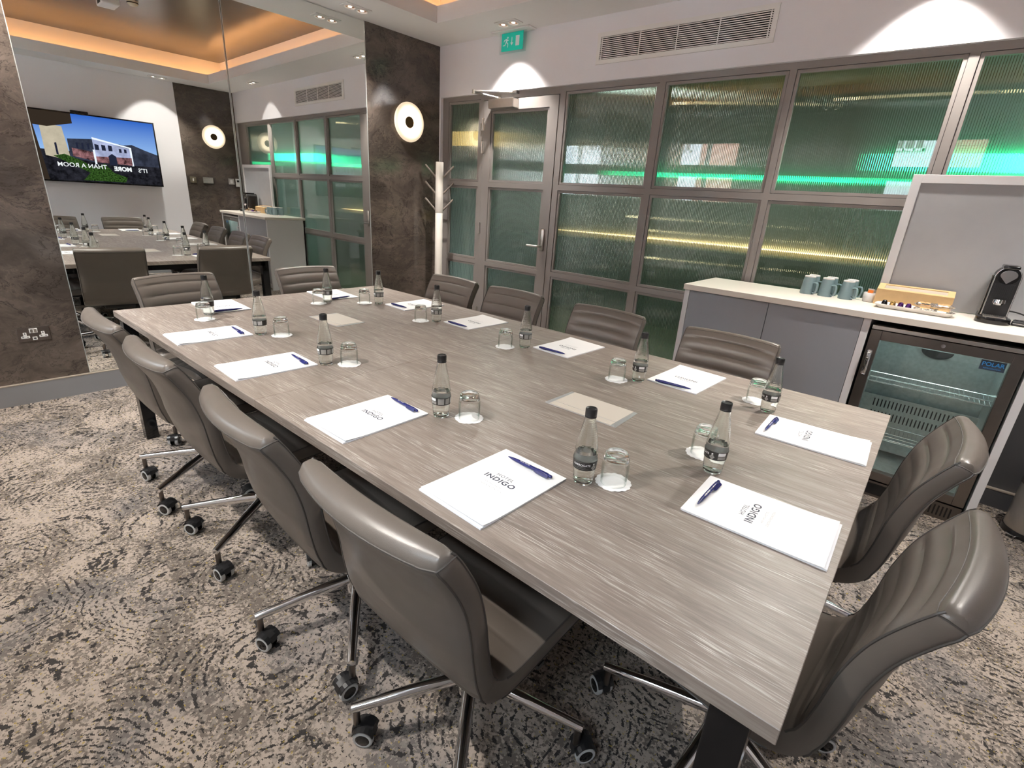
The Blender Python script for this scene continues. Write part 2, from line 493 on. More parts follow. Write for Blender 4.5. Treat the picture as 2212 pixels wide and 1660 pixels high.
# ---- window wall behind the viewer
WIN = ((.56, 1.50), (3.24, 4.16))
ZS, ZT = 1.50, 2.40
bm = BM()
xs = [-.3] + [v for w in WIN for v in w] + [XW + .2]
for k in range(0, len(xs), 2): box(bm, xs[k], xs[k + 1], YW - .2, YW, 0, TOP)
for a, b in WIN:
    box(bm, a, b, YW - .2, YW, 0, ZS); box(bm, a, b, YW - .2, YW, ZT, TOP)
struct('wall_front', bm, MAT['wall'])
for k, (a, b) in enumerate(WIN):
    bm = BM()
    y0, y1 = YW - .12, YW - .06
    for q in ((a, a + .05, ZS, ZT), (b - .05, b, ZS, ZT), (a, b, ZS, ZS + .06), (a, b, ZT - .05, ZT), (a, b, 1.90, 2.06), ((a + b) / 2 - .025, (a + b) / 2 + .025, ZS, ZT)):
        box(bm, q[0], q[1], y0, y1, q[2], q[3])
    w = struct('window_%d' % (k + 3), bm, MAT['frame'])
    bm = BM(); box(bm, a + .03, b - .03, YW - .095, YW - .09, ZS + .03, ZT - .03)
    struct('window_pane', bm, MAT['windowpane'], w)
bm = BM(); box(bm, -.05, XW, YW, YW + .018, 0, .128); struct('baseboard_front', bm, MAT['skirting'])

# street outside those windows
bm = BM(); box(bm, -16, 20, -14.5, -14.0, -1, 7.5)
t = thing('building', 'red brick building with white rendered bays across the street', 'building', (0, 0, 0))
obj('brick_front', bm, MAT['brick'], t)
for a, b in ((-3.95, -2.95), (-.4, 1.1), (2.2, 3.2), (5.5, 7.5)):
    bm = BM(); box(bm, a, b, -13.98, -13.85, -1, 7.0)
    bay = obj('rendered_bay', bm, MAT['stucco'], t)
    for z0 in (.7, 3.25):
        bm = BM()
        m0, m1 = a + .06 * (b - a), a + .74 * (b - a)
        box(bm, m0, m1, -13.84, -13.82, z0, z0 + 1.25, 1)
        for q in ((m0, m1, z0, z0 + .06), (m0, m1, z0 + 1.19, z0 + 1.25), (m0, m0 + .06, z0, z0 + 1.25), (m1 - .06, m1, z0, z0 + 1.25), ((2 * m0 + m1) / 3 - .02, (2 * m0 + m1) / 3 + .02, z0, z0 + 1.25), ((m0 + 2 * m1) / 3 - .02, (m0 + 2 * m1) / 3 + .02, z0, z0 + 1.25), (m0, m1, z0 + .6, z0 + .64)):
            box(bm, q[0], q[1], -13.83, -13.79, q[2], q[3], 0)
        obj('sash_window', bm, [MAT['stucco'], MAT['darksteel']], bay)
bm = BM(); box(bm, -16, 20, -14.5, YW - .3, -1.1, -1.0); struct('ground_street', bm, MAT['pavement'])

# ---- glazed partition (back wall)
bm = BM()
box(bm, -.06, XW + .1, 0, .12, 2.262, TOP)         # white lintel
box(bm, -.06, .034, 0, .12, 0, 2.262)               # white return beside the stone panel
struct('wall_back', bm, MAT['wall'])

YF = .03
ROWS = ((1.555, 2.203), (.838, 1.473), (.12, .756))
FL = .0112
def fluted(name, x0, x1, z0, z1, parent):
    n = max(2, round((x1 - x0) / FL)); seg = 8
    bm = BM(); bot, top = [], []
    for i in range(n * seg + 1):
        x = x0 + (x1 - x0) * i / (n * seg)
        y = .0635 + .0012 * (1 - math.cos(2 * PI * i / seg)) * .5 * 2
        bot.append(bm.verts.new((x, y, z0))); top.append(bm.verts.new((x, y, z1)))
    for i in range(n * seg): bm.faces.new((bot[i], bot[i + 1], top[i + 1], top[i]))
    a, b, c, d = [bm.verts.new(p) for p in ((x0, .056, z0), (x1, .056, z0), (x1, .056, z1), (x0, .056, z1))]
    bm.faces.new((a, b, c, d))
    bm.faces.new([a] + bot + [b]); bm.faces.new([d] + top + [c])
    bm.faces.new((a, bot[0], top[0], d)); bm.faces.new((b, bot[-1], top[-1], c))
    o = obj(name, bm, MAT['fluted'], parent, 60); o['kind'] = 'structure'
    return o

def bead(bm, x0, x1, z0, z1, w=.018, y0=YF + .005, y1=.0555):
    """four sided glazing bead whose inner edge is the visible pane"""
    for q in ((x0 - w, x0, z0 - w, z1 + w), (x1, x1 + w, z0 - w, z1 + w), (x0, x1, z0 - w, z0), (x0, x1, z1, z1 + w)):
        box(bm, q[0], q[1], y0, y1, q[2], q[3])

def bay_window(name, cols, xl, xr, rows, frame_rows):
    bm = BM()
    w = .0205
    z0f, z1f = .0, 2.262
    xsb = [xl] + [v for c in cols for v in (c[0] - w, c[1] + w)] + [xr]
    for k in range(0, len(xsb), 2): box(bm, xsb[k], xsb[k + 1], YF, .09, z0f, z1f)
    zs = [z0f] + [v for r in sorted(rows) for v in (r[0] - w, r[1] + w)] + [z1f]
    for c in cols:
        for k in range(0, len(zs), 2): box(bm, c[0] - w, c[1] + w, YF, .09, zs[k], zs[k + 1])
    root = struct(name, bm, MAT['frame'])
    bm = BM()
    for c in cols:
        for r in rows:
            for q in ((c[0] - w, c[0] - w + .004, r[0] - w, r[1] + w), (c[1] + w - .004, c[1] + w, r[0] - w, r[1] + w), (c[0], c[1], r[0] - w, r[0] - w + .004), (c[0], c[1], r[1] + w - .004, r[1] + w)):
                box(bm, q[0], q[1], YF + .012, .08, q[2], q[3])
    o = obj('shadow_gap', bm, MAT['groove'], root); o['kind'] = 'structure'
    for c in cols:
        for r in rows:
            bm = BM(); bead(bm, c[0], c[1], r[0], r[1])
            o = obj('glazing_bead', bm, MAT['frame'], root); o['kind'] = 'structure'
            fluted('glass_pane', c[0] - .01, c[1] + .01, r[0] - .01, r[1] + .01, root)
    return root

bay_window('window_1', [(.135, .509)], .034, .576, ROWS, None)
bay_window('window_2', [(1.485, 2.234), (2.321, 3.067), (3.147, 3.893), (3.976, 4.72)], 1.408, XW - .012, ROWS, None)

# door leaf
DR = ((1.556, 2.102), (.836, 1.471), (.12, .754))
dx0, dx1, px0, px1 = .58, 1.404, .69, 1.293
w = .0205
bm = BM()
box(bm, dx0, px0 - w, YF - .004, .085, .012, 2.206); box(bm, px1 + w, dx1, YF - .004, .085, .012, 2.206)
zs = [.012] + [v for r in sorted(DR) for v in (r[0] - w, r[1] + w)] + [2.206]
for k in range(0, len(zs), 2): box(bm, px0 - w, px1 + w, YF - .004, .085, zs[k], zs[k + 1])
door = struct('door_1', bm, MAT['frame'])
bm = BM(); box(bm, .572, 1.412, .06, .09, 2.206, 2.262); box(bm, .572, 1.412, YF, .06, 2.211, 2.262)
o = struct('door_head', bm, MAT['frame'], door)
bm = BM()
for q in ((.576, .58, 0, 2.211), (1.404, 1.408, 0, 2.211), (.576, 1.408, 2.206, 2.211)): box(bm, q[0], q[1], YF + .014, .088, q[2], q[3])
struct('shadow_gap', bm, MAT['groove'], door)
for r in DR:
    bm = BM(); bead(bm, px0, px1, r[0], r[1]); struct('glazing_bead', bm, MAT['frame'], door)
    fluted('glass_pane', px0 - .01, px1 + .01, r[0] - .01, r[1] + .01, door)
for zc in (2.02, 1.83, 1.12, .3):
    bm = BM(); cyl(bm, (.575, .02, zc - .05), (.575, .02, zc + .05), .0075, n=12); box(bm, .579, .592, .022, .0262, zc - .05, zc + .05)
    struct('hinge', bm, MAT['steel'], door, 40)
bm = BM(); box(bm, 1.331, 1.371, .010, YF - .004, .985, 1.172, bev=.012, seg=4)
hp = struct('handle_plate', bm, MAT['steel'], door, 40)
bm = BM(); tube(bm, [(1.350, .012, 1.026), (1.350, -.034, 1.026), (1.338, -.044, 1.026), (1.232, -.044, 1.026)], .0095, 14)
struct('lever', bm, MAT['steel'], hp, 50)
bm = BM(); box(bm, .70, .985, -.052, YF - .004, 2.128, 2.2, bev=.004)
cl = struct('door_closer', bm, MAT['steel'], door)
bm = BM()
tube(bm, [(.80, -.02, 2.208), (.665, -.20, 2.232)], .009, 8); tube(bm, [(.665, -.20, 2.240), (.93, .0, 2.25)], .009, 8)
cyl(bm, (.665, -.2, 2.222), (.665, -.2, 2.25), .013); cyl(bm, (.80, -.02, 2.195), (.80, -.02, 2.216), .014)
box(bm, .90, .98, -.008, .03, 2.238, 2.26)
struct('closer_arm', bm, MAT['steel'], cl, 40)

# ---- corridor beyond the glass
def cwall(col): return plain('corridor_paint', col, .8)
bm = BM(); box(bm, -2.5, 8.5, 3.2, 3.3, 0, 3.1); struct('wall_corridor', bm, plain('corridor_wall_paint', (.24, .26, .23), .7, 0, .5, 1.2))
bm = BM(); box(bm, -2.5, 8.5, .2501, 3.3, -.06, 0); struct('floor_corridor', bm, plain('corridor_floor', (.10, .12, .075), .6, 0, .3, 3))
bm = BM(); box(bm, -2.5, 8.5, .1201, 3.3, 2.75, 2.9); struct('ceiling_corridor', bm, plain('corridor_ceiling', (.22, .2, .15), .8))
for xa, xb in ((-2.5, -.061), (XW + .101, 8.5)):
    bm = BM(); box(bm, xa, xb, 0, .12, 0, 2.9); struct('wall_corridor_front', bm, MAT['wall'])
for k, xx in enumerate((-2.5, 8.4)):
    bm = BM(); box(bm, xx, xx + .1, .13, 3.3, 0, 3.1); struct('wall_corridor_end', bm, plain('corridor_end_paint', (.2, .25, .22), .8))
G = glow('green_led', (.03, 1, .38), 1.1)
WG = glow('warm_led', (1, .62, .28), 3)
WB = glow('warm_bulb', (1, .72, .42), 40)
def strip(x0, x1, y, z, hgt, m, lab):
    bm = BM(); box(bm, x0, x1, y, y + .05, z, z + hgt)
    tag(obj('light_strip', bm, m), lab, 'light')
strip(1.0, 7.8, 3.15, 1.80, .05, G, 'long green light strip behind the upper row of ribbed panes')
strip(-.30, .20, .80, 1.93, .14, glow('amber_panel', (1, .6, .22), .7), 'amber light panel seen through the ribbed door glass')
strip(3.82, 5.4, 1.55, 1.80, .12, glow('bright_green_led', (.04, 1, .42), 3.5), 'bright green light bar behind the pane above the grey board')
strip(.4, 4.4, 3.15, 1.02, .012, WG, 'warm shelf light glowing through the middle row of panes')
strip(-.2, 4.4, 3.13, .40, .012, WG, 'warm low shelf light glowing through the lower row of panes')
bm = BM(); box(bm, -.6, 4.8, 2.5, 3.12, 0, .98)
bm0 = BM(); box(bm0, 3.75, 5.4, 1.60, 1.75, 0, 2.75); struct('wall_added_pier', bm0, plain('added_pier_pale_paint', (.45, .48, .45), .6))  # pier added behind the green bar, pale so its face glows green
bm0 = BM(); box(bm0, -.34, .24, .85, .95, 0, 2.75); struct('wall_corridor_pillar', bm0, bpy.data.materials['corridor_wall_paint'])
t = tag(obj('bar_counter', bm, plain('bar_counter_front', (.12, .15, .12), .5, 0, .4, 2)), 'long dark counter in the corridor beyond the ribbed glass', 'counter')
for k, (xx, yy, zz, lab) in enumerate(((2.15, 1.6, 2.36, 'small bulb high behind the ribbed panes left of the vent'), (3.6, 2.1, 2.42, 'small bulb high behind the ribbed panes right of the vent'),
                                       (1.7, 2.2, 1.30, 'small bulb glowing at handle height behind the first fixed pane'), (1.9, 2.3, 1.16, 'small bulb glowing just below handle height behind the first fixed pane'),
                                       (2.0, 2.2, .86, 'small bulb glowing low behind the first fixed pane'))):
    bm = BM(); bmesh.ops.create_uvsphere(bm, u_segments=12, v_segments=8, radius=.014, matrix=Matrix.Translation((xx, yy, zz)))
    tag(obj('light_bulb', bm, WB, smooth=180), lab, 'bulb')

# ---- ventilation grille over the partition
t = thing('air_vent', 'long white air vent grille in the wall above the glazing', 'vent', (0, 0, 0))
vx0, vx1, vz0, vz1, ix0, ix1, iz0, iz1 = 1.735, 2.967, 2.370, 2.570, 1.762, 2.938, 2.398, 2.541
bm = BM()
for q in ((vx0, vx1, vz0, iz0), (vx0, vx1, iz1, vz1), (vx0, ix0, iz0, iz1), (ix1, vx1, iz0, iz1)): box(bm, q[0], q[1], -.012, 0, q[2], q[3])
obj('vent_frame', bm, MAT['white'], t)
bm = BM(); box(bm, ix0, ix1, -.0025, -.0005, iz0, iz1); obj('vent_backing', bm, MAT['gloss_black'], t)
bm = BM()
for k in range(12):
    zc = iz0 + (k + .5) * (iz1 - iz0) / 12
    box(bm, ix0, ix1, -.0115, -.0095, zc - .0032, zc + .0022)
for xc in (ix0 + .012, ix0 + .27 * 1.17, ix0 + .5 * 1.176, ix0 + .735 * 1.176, ix1 - .012): box(bm, xc - .0035, xc + .0035, -.0096, -.007, iz0, iz1)
obj('louvre', bm, MAT['white'], t)

# ---- emergency exit sign
t = thing('exit_sign', 'green and white emergency exit sign hanging from the ceiling near the door', 'sign', (.947, -.05, 0))
bm = BM(); box(bm, -.2, .2, -.05, .045, 2.668, CEIL, bev=.003); obj('ceiling_plate', bm, MAT['white'], t)
bm = BM(); box(bm, -.14, .14, -.004, .004, 2.522, 2.668); obj('acrylic_panel', bm, MAT['acrylic'], t)
gm = N('exit_green_film'); pp = gm.pbr(Base_Color=(.0, .36, .26), Roughness=.35); pp.inputs['Emission Color'].default_value = (0, .55, .4, 1); pp.inputs['Emission Strength'].default_value = .12
bm = BM(); box(bm, -.118, .112, -.0055, -.0045, 2.537, 2.664); film = obj('green_film', bm, gm.m, t)
M = Matrix.Translation((-.068, -.0057, 2.60)) @ Matrix.Rotation(PI / 2, 4, 'X')
k = .052
SW = plain('sign_white', (.75, .8, .82), .5)
def poly(pts): return [bm.verts.new(M @ Vector((x * k, y * k, 0))) for x, y in pts]
bm = BM()
out = [(.12, .46), (.22, .47), (.24, .44), (.34, .28), (.5, .36), (.56, .28), (.34, .14), (.22, .2), (.2, .04), (.46, -.22), (.40, -.68), (.26, -.72), (.30, -.28), (.04, -.06), (-.12, -.36), (-.2, -.44), (-.68, -.46), (-.68, -.34), (-.28, -.3), (-.1, .02), (-.02, .3), (-.3, .24), (-.4, .06), (-.52, .1), (-.4, .36), (-.05, .46)]
bm.faces.new(poly(out))
hd = [(.32 + .14 * math.cos(a * PI / 6), .60 + .14 * math.sin(a * PI / 6)) for a in range(12)]
bm.faces.new(poly(hd))
bm.faces.new(poly([(.12, .44), (.22, .44), (.30, .50), (.24, .54)]))
bmesh.ops.triangulate(bm, faces=bm.faces[:])
obj('running_figure', bm, SW, film)
bm = BM(); bm.faces.new(poly([(1.1, .62), (1.24, .62), (1.24, -.1), (1.48, -.1), (1.17, -.52), (.86, -.1), (1.1, -.1)])); bmesh.ops.triangulate(bm, faces=bm.faces[:]); obj('arrow', bm, SW, film)
bm = BM(); bm.faces.new(poly([(1.95, .72), (2.7, .72), (2.7, -.62), (1.95, -.62)])); obj('doorway', bm, SW, film)

# ---- round wall lamps
def lampmat():
    m = N('opal_lamp_diffuser')
    sx = m.n('SeparateXYZ', i={0: m.coords()})
    r = m.math('SQRT', m.math('ADD', m.math('POWER', sx.outputs[1], 2), m.math('POWER', sx.outputs[2], 2)))
    st = m.ramp(m.math('DIVIDE', r, .165), [(.28, 1), (.6, .95), (.76, .3), (.9, .13), (1, .12)])
    m.set(m.pbr(Base_Color=(.7, .62, .5), Roughness=.4, Emission_Color=(1, .8, .55, 1)), 'Emission Strength', m.math('MULTIPLY', st, 2.6))
    return m.m
LM = lampmat()
def wall_lamp(loc, rz, lab):
    t = thing('wall_lamp', lab, 'lamp', loc, rz)
    bm = BM(); lathe(bm, [(.045, .022), (.07, .030), (.11, .034), (.145, .033), (.162, .026), (.165, .018), (.155, .010), (.1, .006), (.045, .006)], 56, closed=True)
    bm.transform(Matrix.Rotation(PI / 2, 4, 'Y')); obj('opal_disc', bm, LM, t, 60)
    bm = BM(); lathe(bm, [(0, .012), (.03, .013), (.042, .02), (.047, .026), (.05, .022), (.05, .0), (0, 0)], 40)
    bm.transform(Matrix.Rotation(PI / 2, 4, 'Y')); tag(obj('centre_cup', bm, plain('dark_bronze', (.10, .06, .025), .35, .7), t, 40), 'dark bronze centre cup')
    bm = BM(); lathe(bm, [(0, 0), (.07, 0), (.07, .012), (0, .012)], 32); bm.transform(Matrix.Rotation(PI / 2, 4, 'Y') @ Matrix.Translation((0, 0, -.006)))
    obj('mounting_plate', bm, MAT['black'], t, 40)
wall_lamp((LX + .022 * 1.52 + .008, -.38, 2.0), TILT, 'round glowing wall lamp on the stone panel beside the coat stand')
wall_lamp((XW - .018, -.35, 2.02), PI, 'round glowing wall lamp beside the television, seen in the mirror')

# ---- recessed twin downlights
LAMPON = glow('lamp_face', (1, .88, .7), 7)
COP = plain('copper_baffle', (.65, .3, .14), .35, .6)
def downlight(x, y, rz, lab):
    t = thing('ceiling_downlight', lab, 'downlight', (x, y, CEIL), rz, None)
    bm = BM(); box(bm, -.108, .108, -.05, .05, -.007, 0, bev=.002); obj('trim_plate', bm, MAT['white'], t)
    for s in (-1, 1):
        bm = BM(); lathe(bm, [(.041, -.007), (.045, -.012), (.040, -.016), (.034, -.0085)], 28, closed=True, cx=s * .052); h = obj('lamp_ring', bm, MAT['white'], t, 50)
        bm = BM(); lathe(bm, [(.0, -.0095), (.034, -.0085), (.034, -.0075), (0, -.0075)], 24, cx=s * .052); obj('baffle', bm, COP, h)
        bm = BM(); lathe(bm, [(.0, -.0115), (.014, -.011), (.014, -.0098), (0, -.0098)], 20, cx=s * .052); obj('lamp_face', bm, LAMPON, h)
    for k, s in enumerate((-.052, .052)):
        # one lamp of each pair points straight down, the other is tilted towards the table
        l = bpy.data.lights.new('downlight_beam', 'SPOT'); l.energy = E_DOWN if k == 0 else E_TILT * (.5 if x < 2 else 1.1); l.color = (1, .94, .87)
        l.spot_size = R(96 if k == 0 else 80); l.spot_blend = .7 if k == 0 else .9; l.shadow_soft_size = .02
        o = link(bpy.data.objects.new('downlight_beam', l)); p = Vector((x + s * math.cos(rz), y + s * math.sin(rz), CEIL - .03)); o.location = p
        if k: o.rotation_euler = (Vector((.72 * x + .28 * 2.5 + (.55 if abs(x - 2.55) < .1 else 0), min(-1.8, max(-2.7, y)), TH)) - p).to_track_quat('-Z', 'Y').to_euler()
E_DOWN, E_TILT = 68, 42
downlight(1.03, -.21, 0, 'twin ceiling downlight over the exit sign')
downlight(.21, -1.02, PI / 2, 'twin ceiling downlight above the mirror, nearest the stone panel')
downlight(3.78, -.20, 0, 'twin ceiling downlight above the drinks counter')
downlight(4.80, -1.05, PI / 2, 'twin ceiling downlight near the television wall, seen in the mirror')
downlight(.21, -3.15, PI / 2, 'twin ceiling downlight above the double socket')
downlight(1.03, -3.93, 0, 'twin ceiling downlight by the windows, mirror end')
downlight(2.55, -3.93, 0, 'added twin downlight, unseen, brightening the left chair backs and table front')  # added out of view to brighten the table front and left chair backs

# ---- things on the coffer
t = thing('wireless_access_point', 'white box fixed to the raised ceiling, seen in the mirror', 'access point', (2.93, -1.88, TOP))
bm = BM(); box(bm, -.12, .12, -.075, .075, -.055, -.001, bev=.012, seg=3); obj('casing', bm, MAT['white'], t, 40)
bm = BM(); box(bm, -.055, .055, -.0765, -.0745, -.045, -.012); obj('slot', bm, MAT['black'], t)
t = thing('smoke_detector', 'small round detector on the raised ceiling beside the white box', 'detector', (2.72, -1.72, TOP))
bm = BM(); lathe(bm, [(0, -.045), (.03, -.043), (.045, -.03), (.05, -.012), (.05, -.001), (0, -.001)], 28); obj('casing', bm, plain('cream_plastic', (.6, .55, .42), .5), t, 40)
bm = BM(); lathe(bm, [(.046, -.026), (.0495, -.026), (.0495, -.018), (.046, -.018)], 28, closed=True); obj('vent_ring', bm, MAT['black'], t, 40)

# ---- double socket on the stone panel by the mirror
t = thing('wall_socket', 'brushed metal double socket with white inserts on the dark stone panel', 'socket', (LX - .022 * 1.33 + .0005, -3.233, .432), TILT)
bm = BM(); box(bm, 0, .007, -.0735, .0735, -.0435, .0435, bev=.002); obj('face_plate', bm, plain('pewter_plate', (.24, .215, .2), .3, 1), t)
for s in (-1, 1):
    bm = BM(); yc = s * .0415
    box(bm, .0068, .008, yc - .02, yc + .02, -.022, -.008); box(bm, .0068, .008, yc - .008, yc + .008, -.010, .014)
    o = obj('pin_insert', bm, MAT['white'], t)
    bm = BM(); box(bm, .0079, .0083, yc - .002, yc + .002, .002, .010); box(bm, .0079, .0083, yc - .015, yc - .007, -.017, -.013); box(bm, .0079, .0083, yc + .007, yc + .015, -.017, -.013)
    obj('pin_hole', bm, MAT['black'], o)
bm = BM(); box(bm, .0068, .0085, -.019, .019, .008, .036); sw = obj('switch_surround', bm, MAT['white'], t)
for s in (-1, 1):
    bm = BM(); box(bm, .0084, .0115, s * .0085 - .006, s * .0085 + .006, .012, .032, bev=.001); obj('rocker', bm, MAT['steel'], sw)
bm = BM(); box(bm, .0068, .0085, -.011, .011, -.036, -.016); us = obj('usb_surround', bm, MAT['white'], t)
bm = BM(); box(bm, .0084, .0088, -.006, .006, -.030, -.022); obj('usb_port', bm, MAT['black'], us)

# ---- plates on the far stone panel (seen in the mirror)
def plate(name, y, z, wd, ht, m, lab, cat, parts):
    t = thing(name, lab, cat, (XW - .012, y, z))
    bm = BM(); box(bm, -.008, 0, -wd / 2, wd / 2, -ht / 2, ht / 2, bev=.002); obj('face_plate', bm, m, t)
    for nm, q, mm in parts:
        bm = BM(); box(bm, -.0105, -.0078, q[0], q[1], q[2], q[3]); obj(nm, bm, mm, t)
PW = plain('brass_tinted_plate', (.4, .35, .28), .3, 1)
plate('light_switch', -.715, 1.382, .088, .088, PW, 'single square light switch nearest the television, seen in the mirror', 'switch', [('rocker', (-.008, .008, -.018, .018), MAT['white'])])
plate('control_plate', -.505, 1.386, .146, .088, MAT['steel'], 'wide metal control plate between the two square switches, seen in the mirror', 'control plate', [('button', (-.055 + .022 * i, -.043 + .022 * i, -.02 + .025 * j, -.01 + .025 * j), MAT['alu']) for i in range(6) for j in range(2)])
plate('dimmer_switch', -.165, 1.391, .088, .088, MAT['steel'], 'square metal switch beside the thermostat, seen in the mirror', 'switch', [('rocker', (-.018, .018, -.025, .025), MAT['white'])])
plate('thermostat', -.062, 1.378, .075, .12, MAT['white'], 'white thermostat beside the grey board, seen in the mirror', 'thermostat', [('display', (-.022, .022, .01, .038), MAT['black'])])

# ---- television
t = thing('television', 'large wall television showing a white building under blue sky, seen in the mirror', 'television', (XW - .078, -1.885, 1.677))
W2, H2 = .745, .425
bm = BM(); box(bm, -.012, .03, -W2, W2, -H2, H2, bev=.004); obj('bezel', bm, MAT['gloss_black'], t)
bm = BM(); box(bm, .03, .06, -.25, .25, -.18, .18); obj('wall_bracket', bm, MAT['black'], t)
def semit(name, c0, c1, lo, hi, st):
    m = N(name); z = m.n('SeparateXYZ', i={0: m.coords()}).outputs[2]
    f = m.math('DIVIDE', m.math('SUBTRACT', z, lo), hi - lo, clamp=True)
    return m.done(m.n('Emission', i={'Color': m.mix(f, c0, c1), 'Strength': st}))
def sem(name, c, st=.9, noise=.0, sc=30):
    m = N(name); col = m.mix(m.ramp(m.noise(m.coords(), sc, 4, .65), [(.35, 0), (.65, 1)]), tuple(x * (1 - noise) for x in c), tuple(x * (1 + noise) for x in c))
    return m.done(m.n('Emission', i={'Color': col, 'Strength': st}))
PIC = [semit('picture_sky', (.25, .42, .72), (.02, .10, .46), -.05, .42, .62), sem('picture_ground', (.008, .008, .011), 1, .7, 14), sem('picture_white_front', (.2, .22, .33), 1, .25, 9),
       sem('picture_tan_wall', (.27, .235, .18), 1, .1, 8), sem('picture_hill', (.018, .021, .034), 1, .4, 10), sem('picture_mural', (.11, .05, .055), 1, .9, 18), sem('picture_bush', (.012, .03, .006), 1, 1.4, 60), sem('picture_window', (.01, .012, .025)), sem('picture_bright_edge', (.5, .53, .6)), sem('picture_eaves', (.02, .014, .01))]
# u: 0 at the edge nearest the glazing, 1 at the far edge ; v: 0 bottom .. 1 top
def uv(u, v, d): return (-.0125 - d * .0002, W2 * .975 - u * W2 * 1.95, -H2 * .96 + v * H2 * 1.92)
bm = BM(); layer = [0]
def pic(pts, mi):
    layer[0] += 1
    quad(bm, [uv(a, b, layer[0]) for a, b in pts], mi)
pic([(0, 0), (1, 0), (1, 1), (0, 1)], 0)
pic([(0, .5), (.12, .56), (.3, .62), (.42, .55), (.6, .45), (1, .45), (1, 0), (0, 0)], 1)
pic([(.0, .5), (.1, .56), (.2, .63), (.3, .6), (.34, .3), (0, .3)], 4)
pic([(.22, .30), (.22, .56), (.50, .66), (.68, .62), (.68, .36), (.5, .32)], 2)
pic([(.21, .29), (.225, .29), (.225, .585), (.21, .58)], 8)
pic([(.5, .66), (.22, .565), (.22, .585), (.5, .69)], 8)
pic([(.50, .66), (.50, .3), (.68, .36), (.68, .63)], 4)
for a in (.36, .41, .46): pic([(a, .5), (a + .03, .5), (a + .03, .59), (a, .58)], 7)
for a in (.25, .29): pic([(a, .49), (a + .02, .49), (a + .02, .55), (a, .545)], 7)
for a in (.53, .57, .61): pic([(a, .5), (a + .015, .5), (a + .015, .58), (a, .59)], 7)
pic([(.22, .3), (.5, .31), (.5, .40), (.22, .42)], 5)
pic([(.34, .28), (.40, .28), (.40, .42), (.37, .46), (.34, .42)], 7)
pic([(.50, .32), (.66, .38), (.66, .5), (.50, .46)], 5)
pic([(.495, .28), (.51, .28), (.51, .5), (.495, .5)], 8)
pic([(.68, .3), (.85, .36), (.85, .82), (.70, .80)], 3)
pic([(.62, .86), (.62, 1), (1, 1), (1, .8), (.8, .78)], 9)
pic([(.86, 0), (1, 0), (1, 1), (.9, 1)], 9)
pic([(.76, .38), (.775, .385), (.775, .55), (.76, .56)], 7)
pic([(.30, .02), (.62, .02), (.56, .14), (.68, .25), (.80, .36), (.72, .4), (.62, .33), (.52, .22), (.44, .30), (.38, .16), (.28, .1)], 6)
scr = obj('screen', bm, PIC, t)
bm = BM(); TW = glow('caption_white', (.9, .92, .95), .5)
RX = Matrix(((0, 0, -1, 0), (-1, 0, 0, 0), (0, 1, 0, 0), (0, 0, 0, 1)))
add_mesh(bm, text_mesh("IT'S ", .074, offset=.0008), Matrix.Translation((-.0185, .505, -.225)) @ RX)
add_mesh(bm, text_mesh("MORE", .074, offset=.0035), Matrix.Translation((-.0185, .285, -.222)) @ RX)
add_mesh(bm, text_mesh("THAN A ROOM", .074, offset=.0008), Matrix.Translation((-.0185, -.155, -.212)) @ RX)
obj('caption', bm, TW, scr)
t2 = thing('video_camera', 'slim black camera bar on top of the television, seen in the mirror', 'camera', (XW - .088, -1.96, 1.677 + H2))
bm = BM(); box(bm, -.015, .04, -.09, .09, 0, .028, bev=.006); obj('housing', bm, MAT['black'], t2, 40)
bm = BM(); cyl(bm, (-.0155, 0, .014), (-.019, 0, .014), .009); obj('lens', bm, MAT['gloss_black'], t2, 40)
# ---------------------------------------------------------------- conference table
TX0, TX1, TY0, TY1 = .868, 4.097, -3.004, -1.378
t = thing('conference_table', 'long grey oak conference table set for twelve', 'table', (0, 0, 0))
SEAM = 2.49
for a, b in ((TX0, SEAM - .0006), (SEAM + .0006, TX1)):
    bm = BM(); box(bm, a, b, TY0, TY1, TH - .031, TH, bev=.0012, seg=1); obj('tabletop', bm, MAT['wood'], t)
bm = BM()
zb0, zb1 = TH - .076, TH - .0315
for q in ((TX0 + .03, TX1 - .03, TY0 + .045, TY0 + .085), (TX0 + .03, TX1 - .03, TY1 - .085, TY1 - .045), (TX0 + .03, TX0 + .07, TY0 + .045, TY1 - .045), (TX1 - .07, TX1 - .03, TY0 + .045, TY1 - .045), (SEAM - .03, SEAM + .03, TY0 + .045, TY1 - .045)):
    box(bm, q[0], q[1], q[2], q[3], zb0, zb1)
obj('underframe', bm, MAT['gloss_black'], t)
for x, y in ((TX0 + .035, TY0 + .012), (TX1 - .095, TY0 + .012), (TX0 + .035, TY1 - .072), (TX1 - .095, TY1 - .072)):
    bm = BM(); box(bm, x, x + .06, y, y + .06, 0, TH - .0315, bev=.002); obj('leg', bm, MAT['gloss_black'], t)
for x in (SEAM,):
    for y in (TY0 + .35, TY1 - .35):
        bm = BM(); box(bm, x - .03, x + .03, y - .03, y + .03, 0, TH - .0315, bev=.002); obj('leg', bm, MAT['gloss_black'], t)

for cx, cy, lab in ((3.288, -2.199, 'beige hinged cable flap set in the tabletop, near end'), (1.668, -2.199, 'beige hinged cable flap set in the tabletop, mirror end')):
    g = thing('cable_flap', lab, 'cable flap', (cx, cy, TH))
    bm = BM(); prism(bm, [(-.143, -.083), (-.125, -.0835), (.125, -.0835), (.143, -.083), (.137, .083), (.118, .0835), (-.118, .0835), (-.137, .083)], 0, .0022); obj('surround', bm, MAT['alu'], g)
    bm = BM(); box(bm, -.123, .123, -.047, .0815, .0022, .0034); box(bm, -.123, .123, -.0805, -.0515, .0022, .0034); obj('flap', bm, MAT['beige'], g)

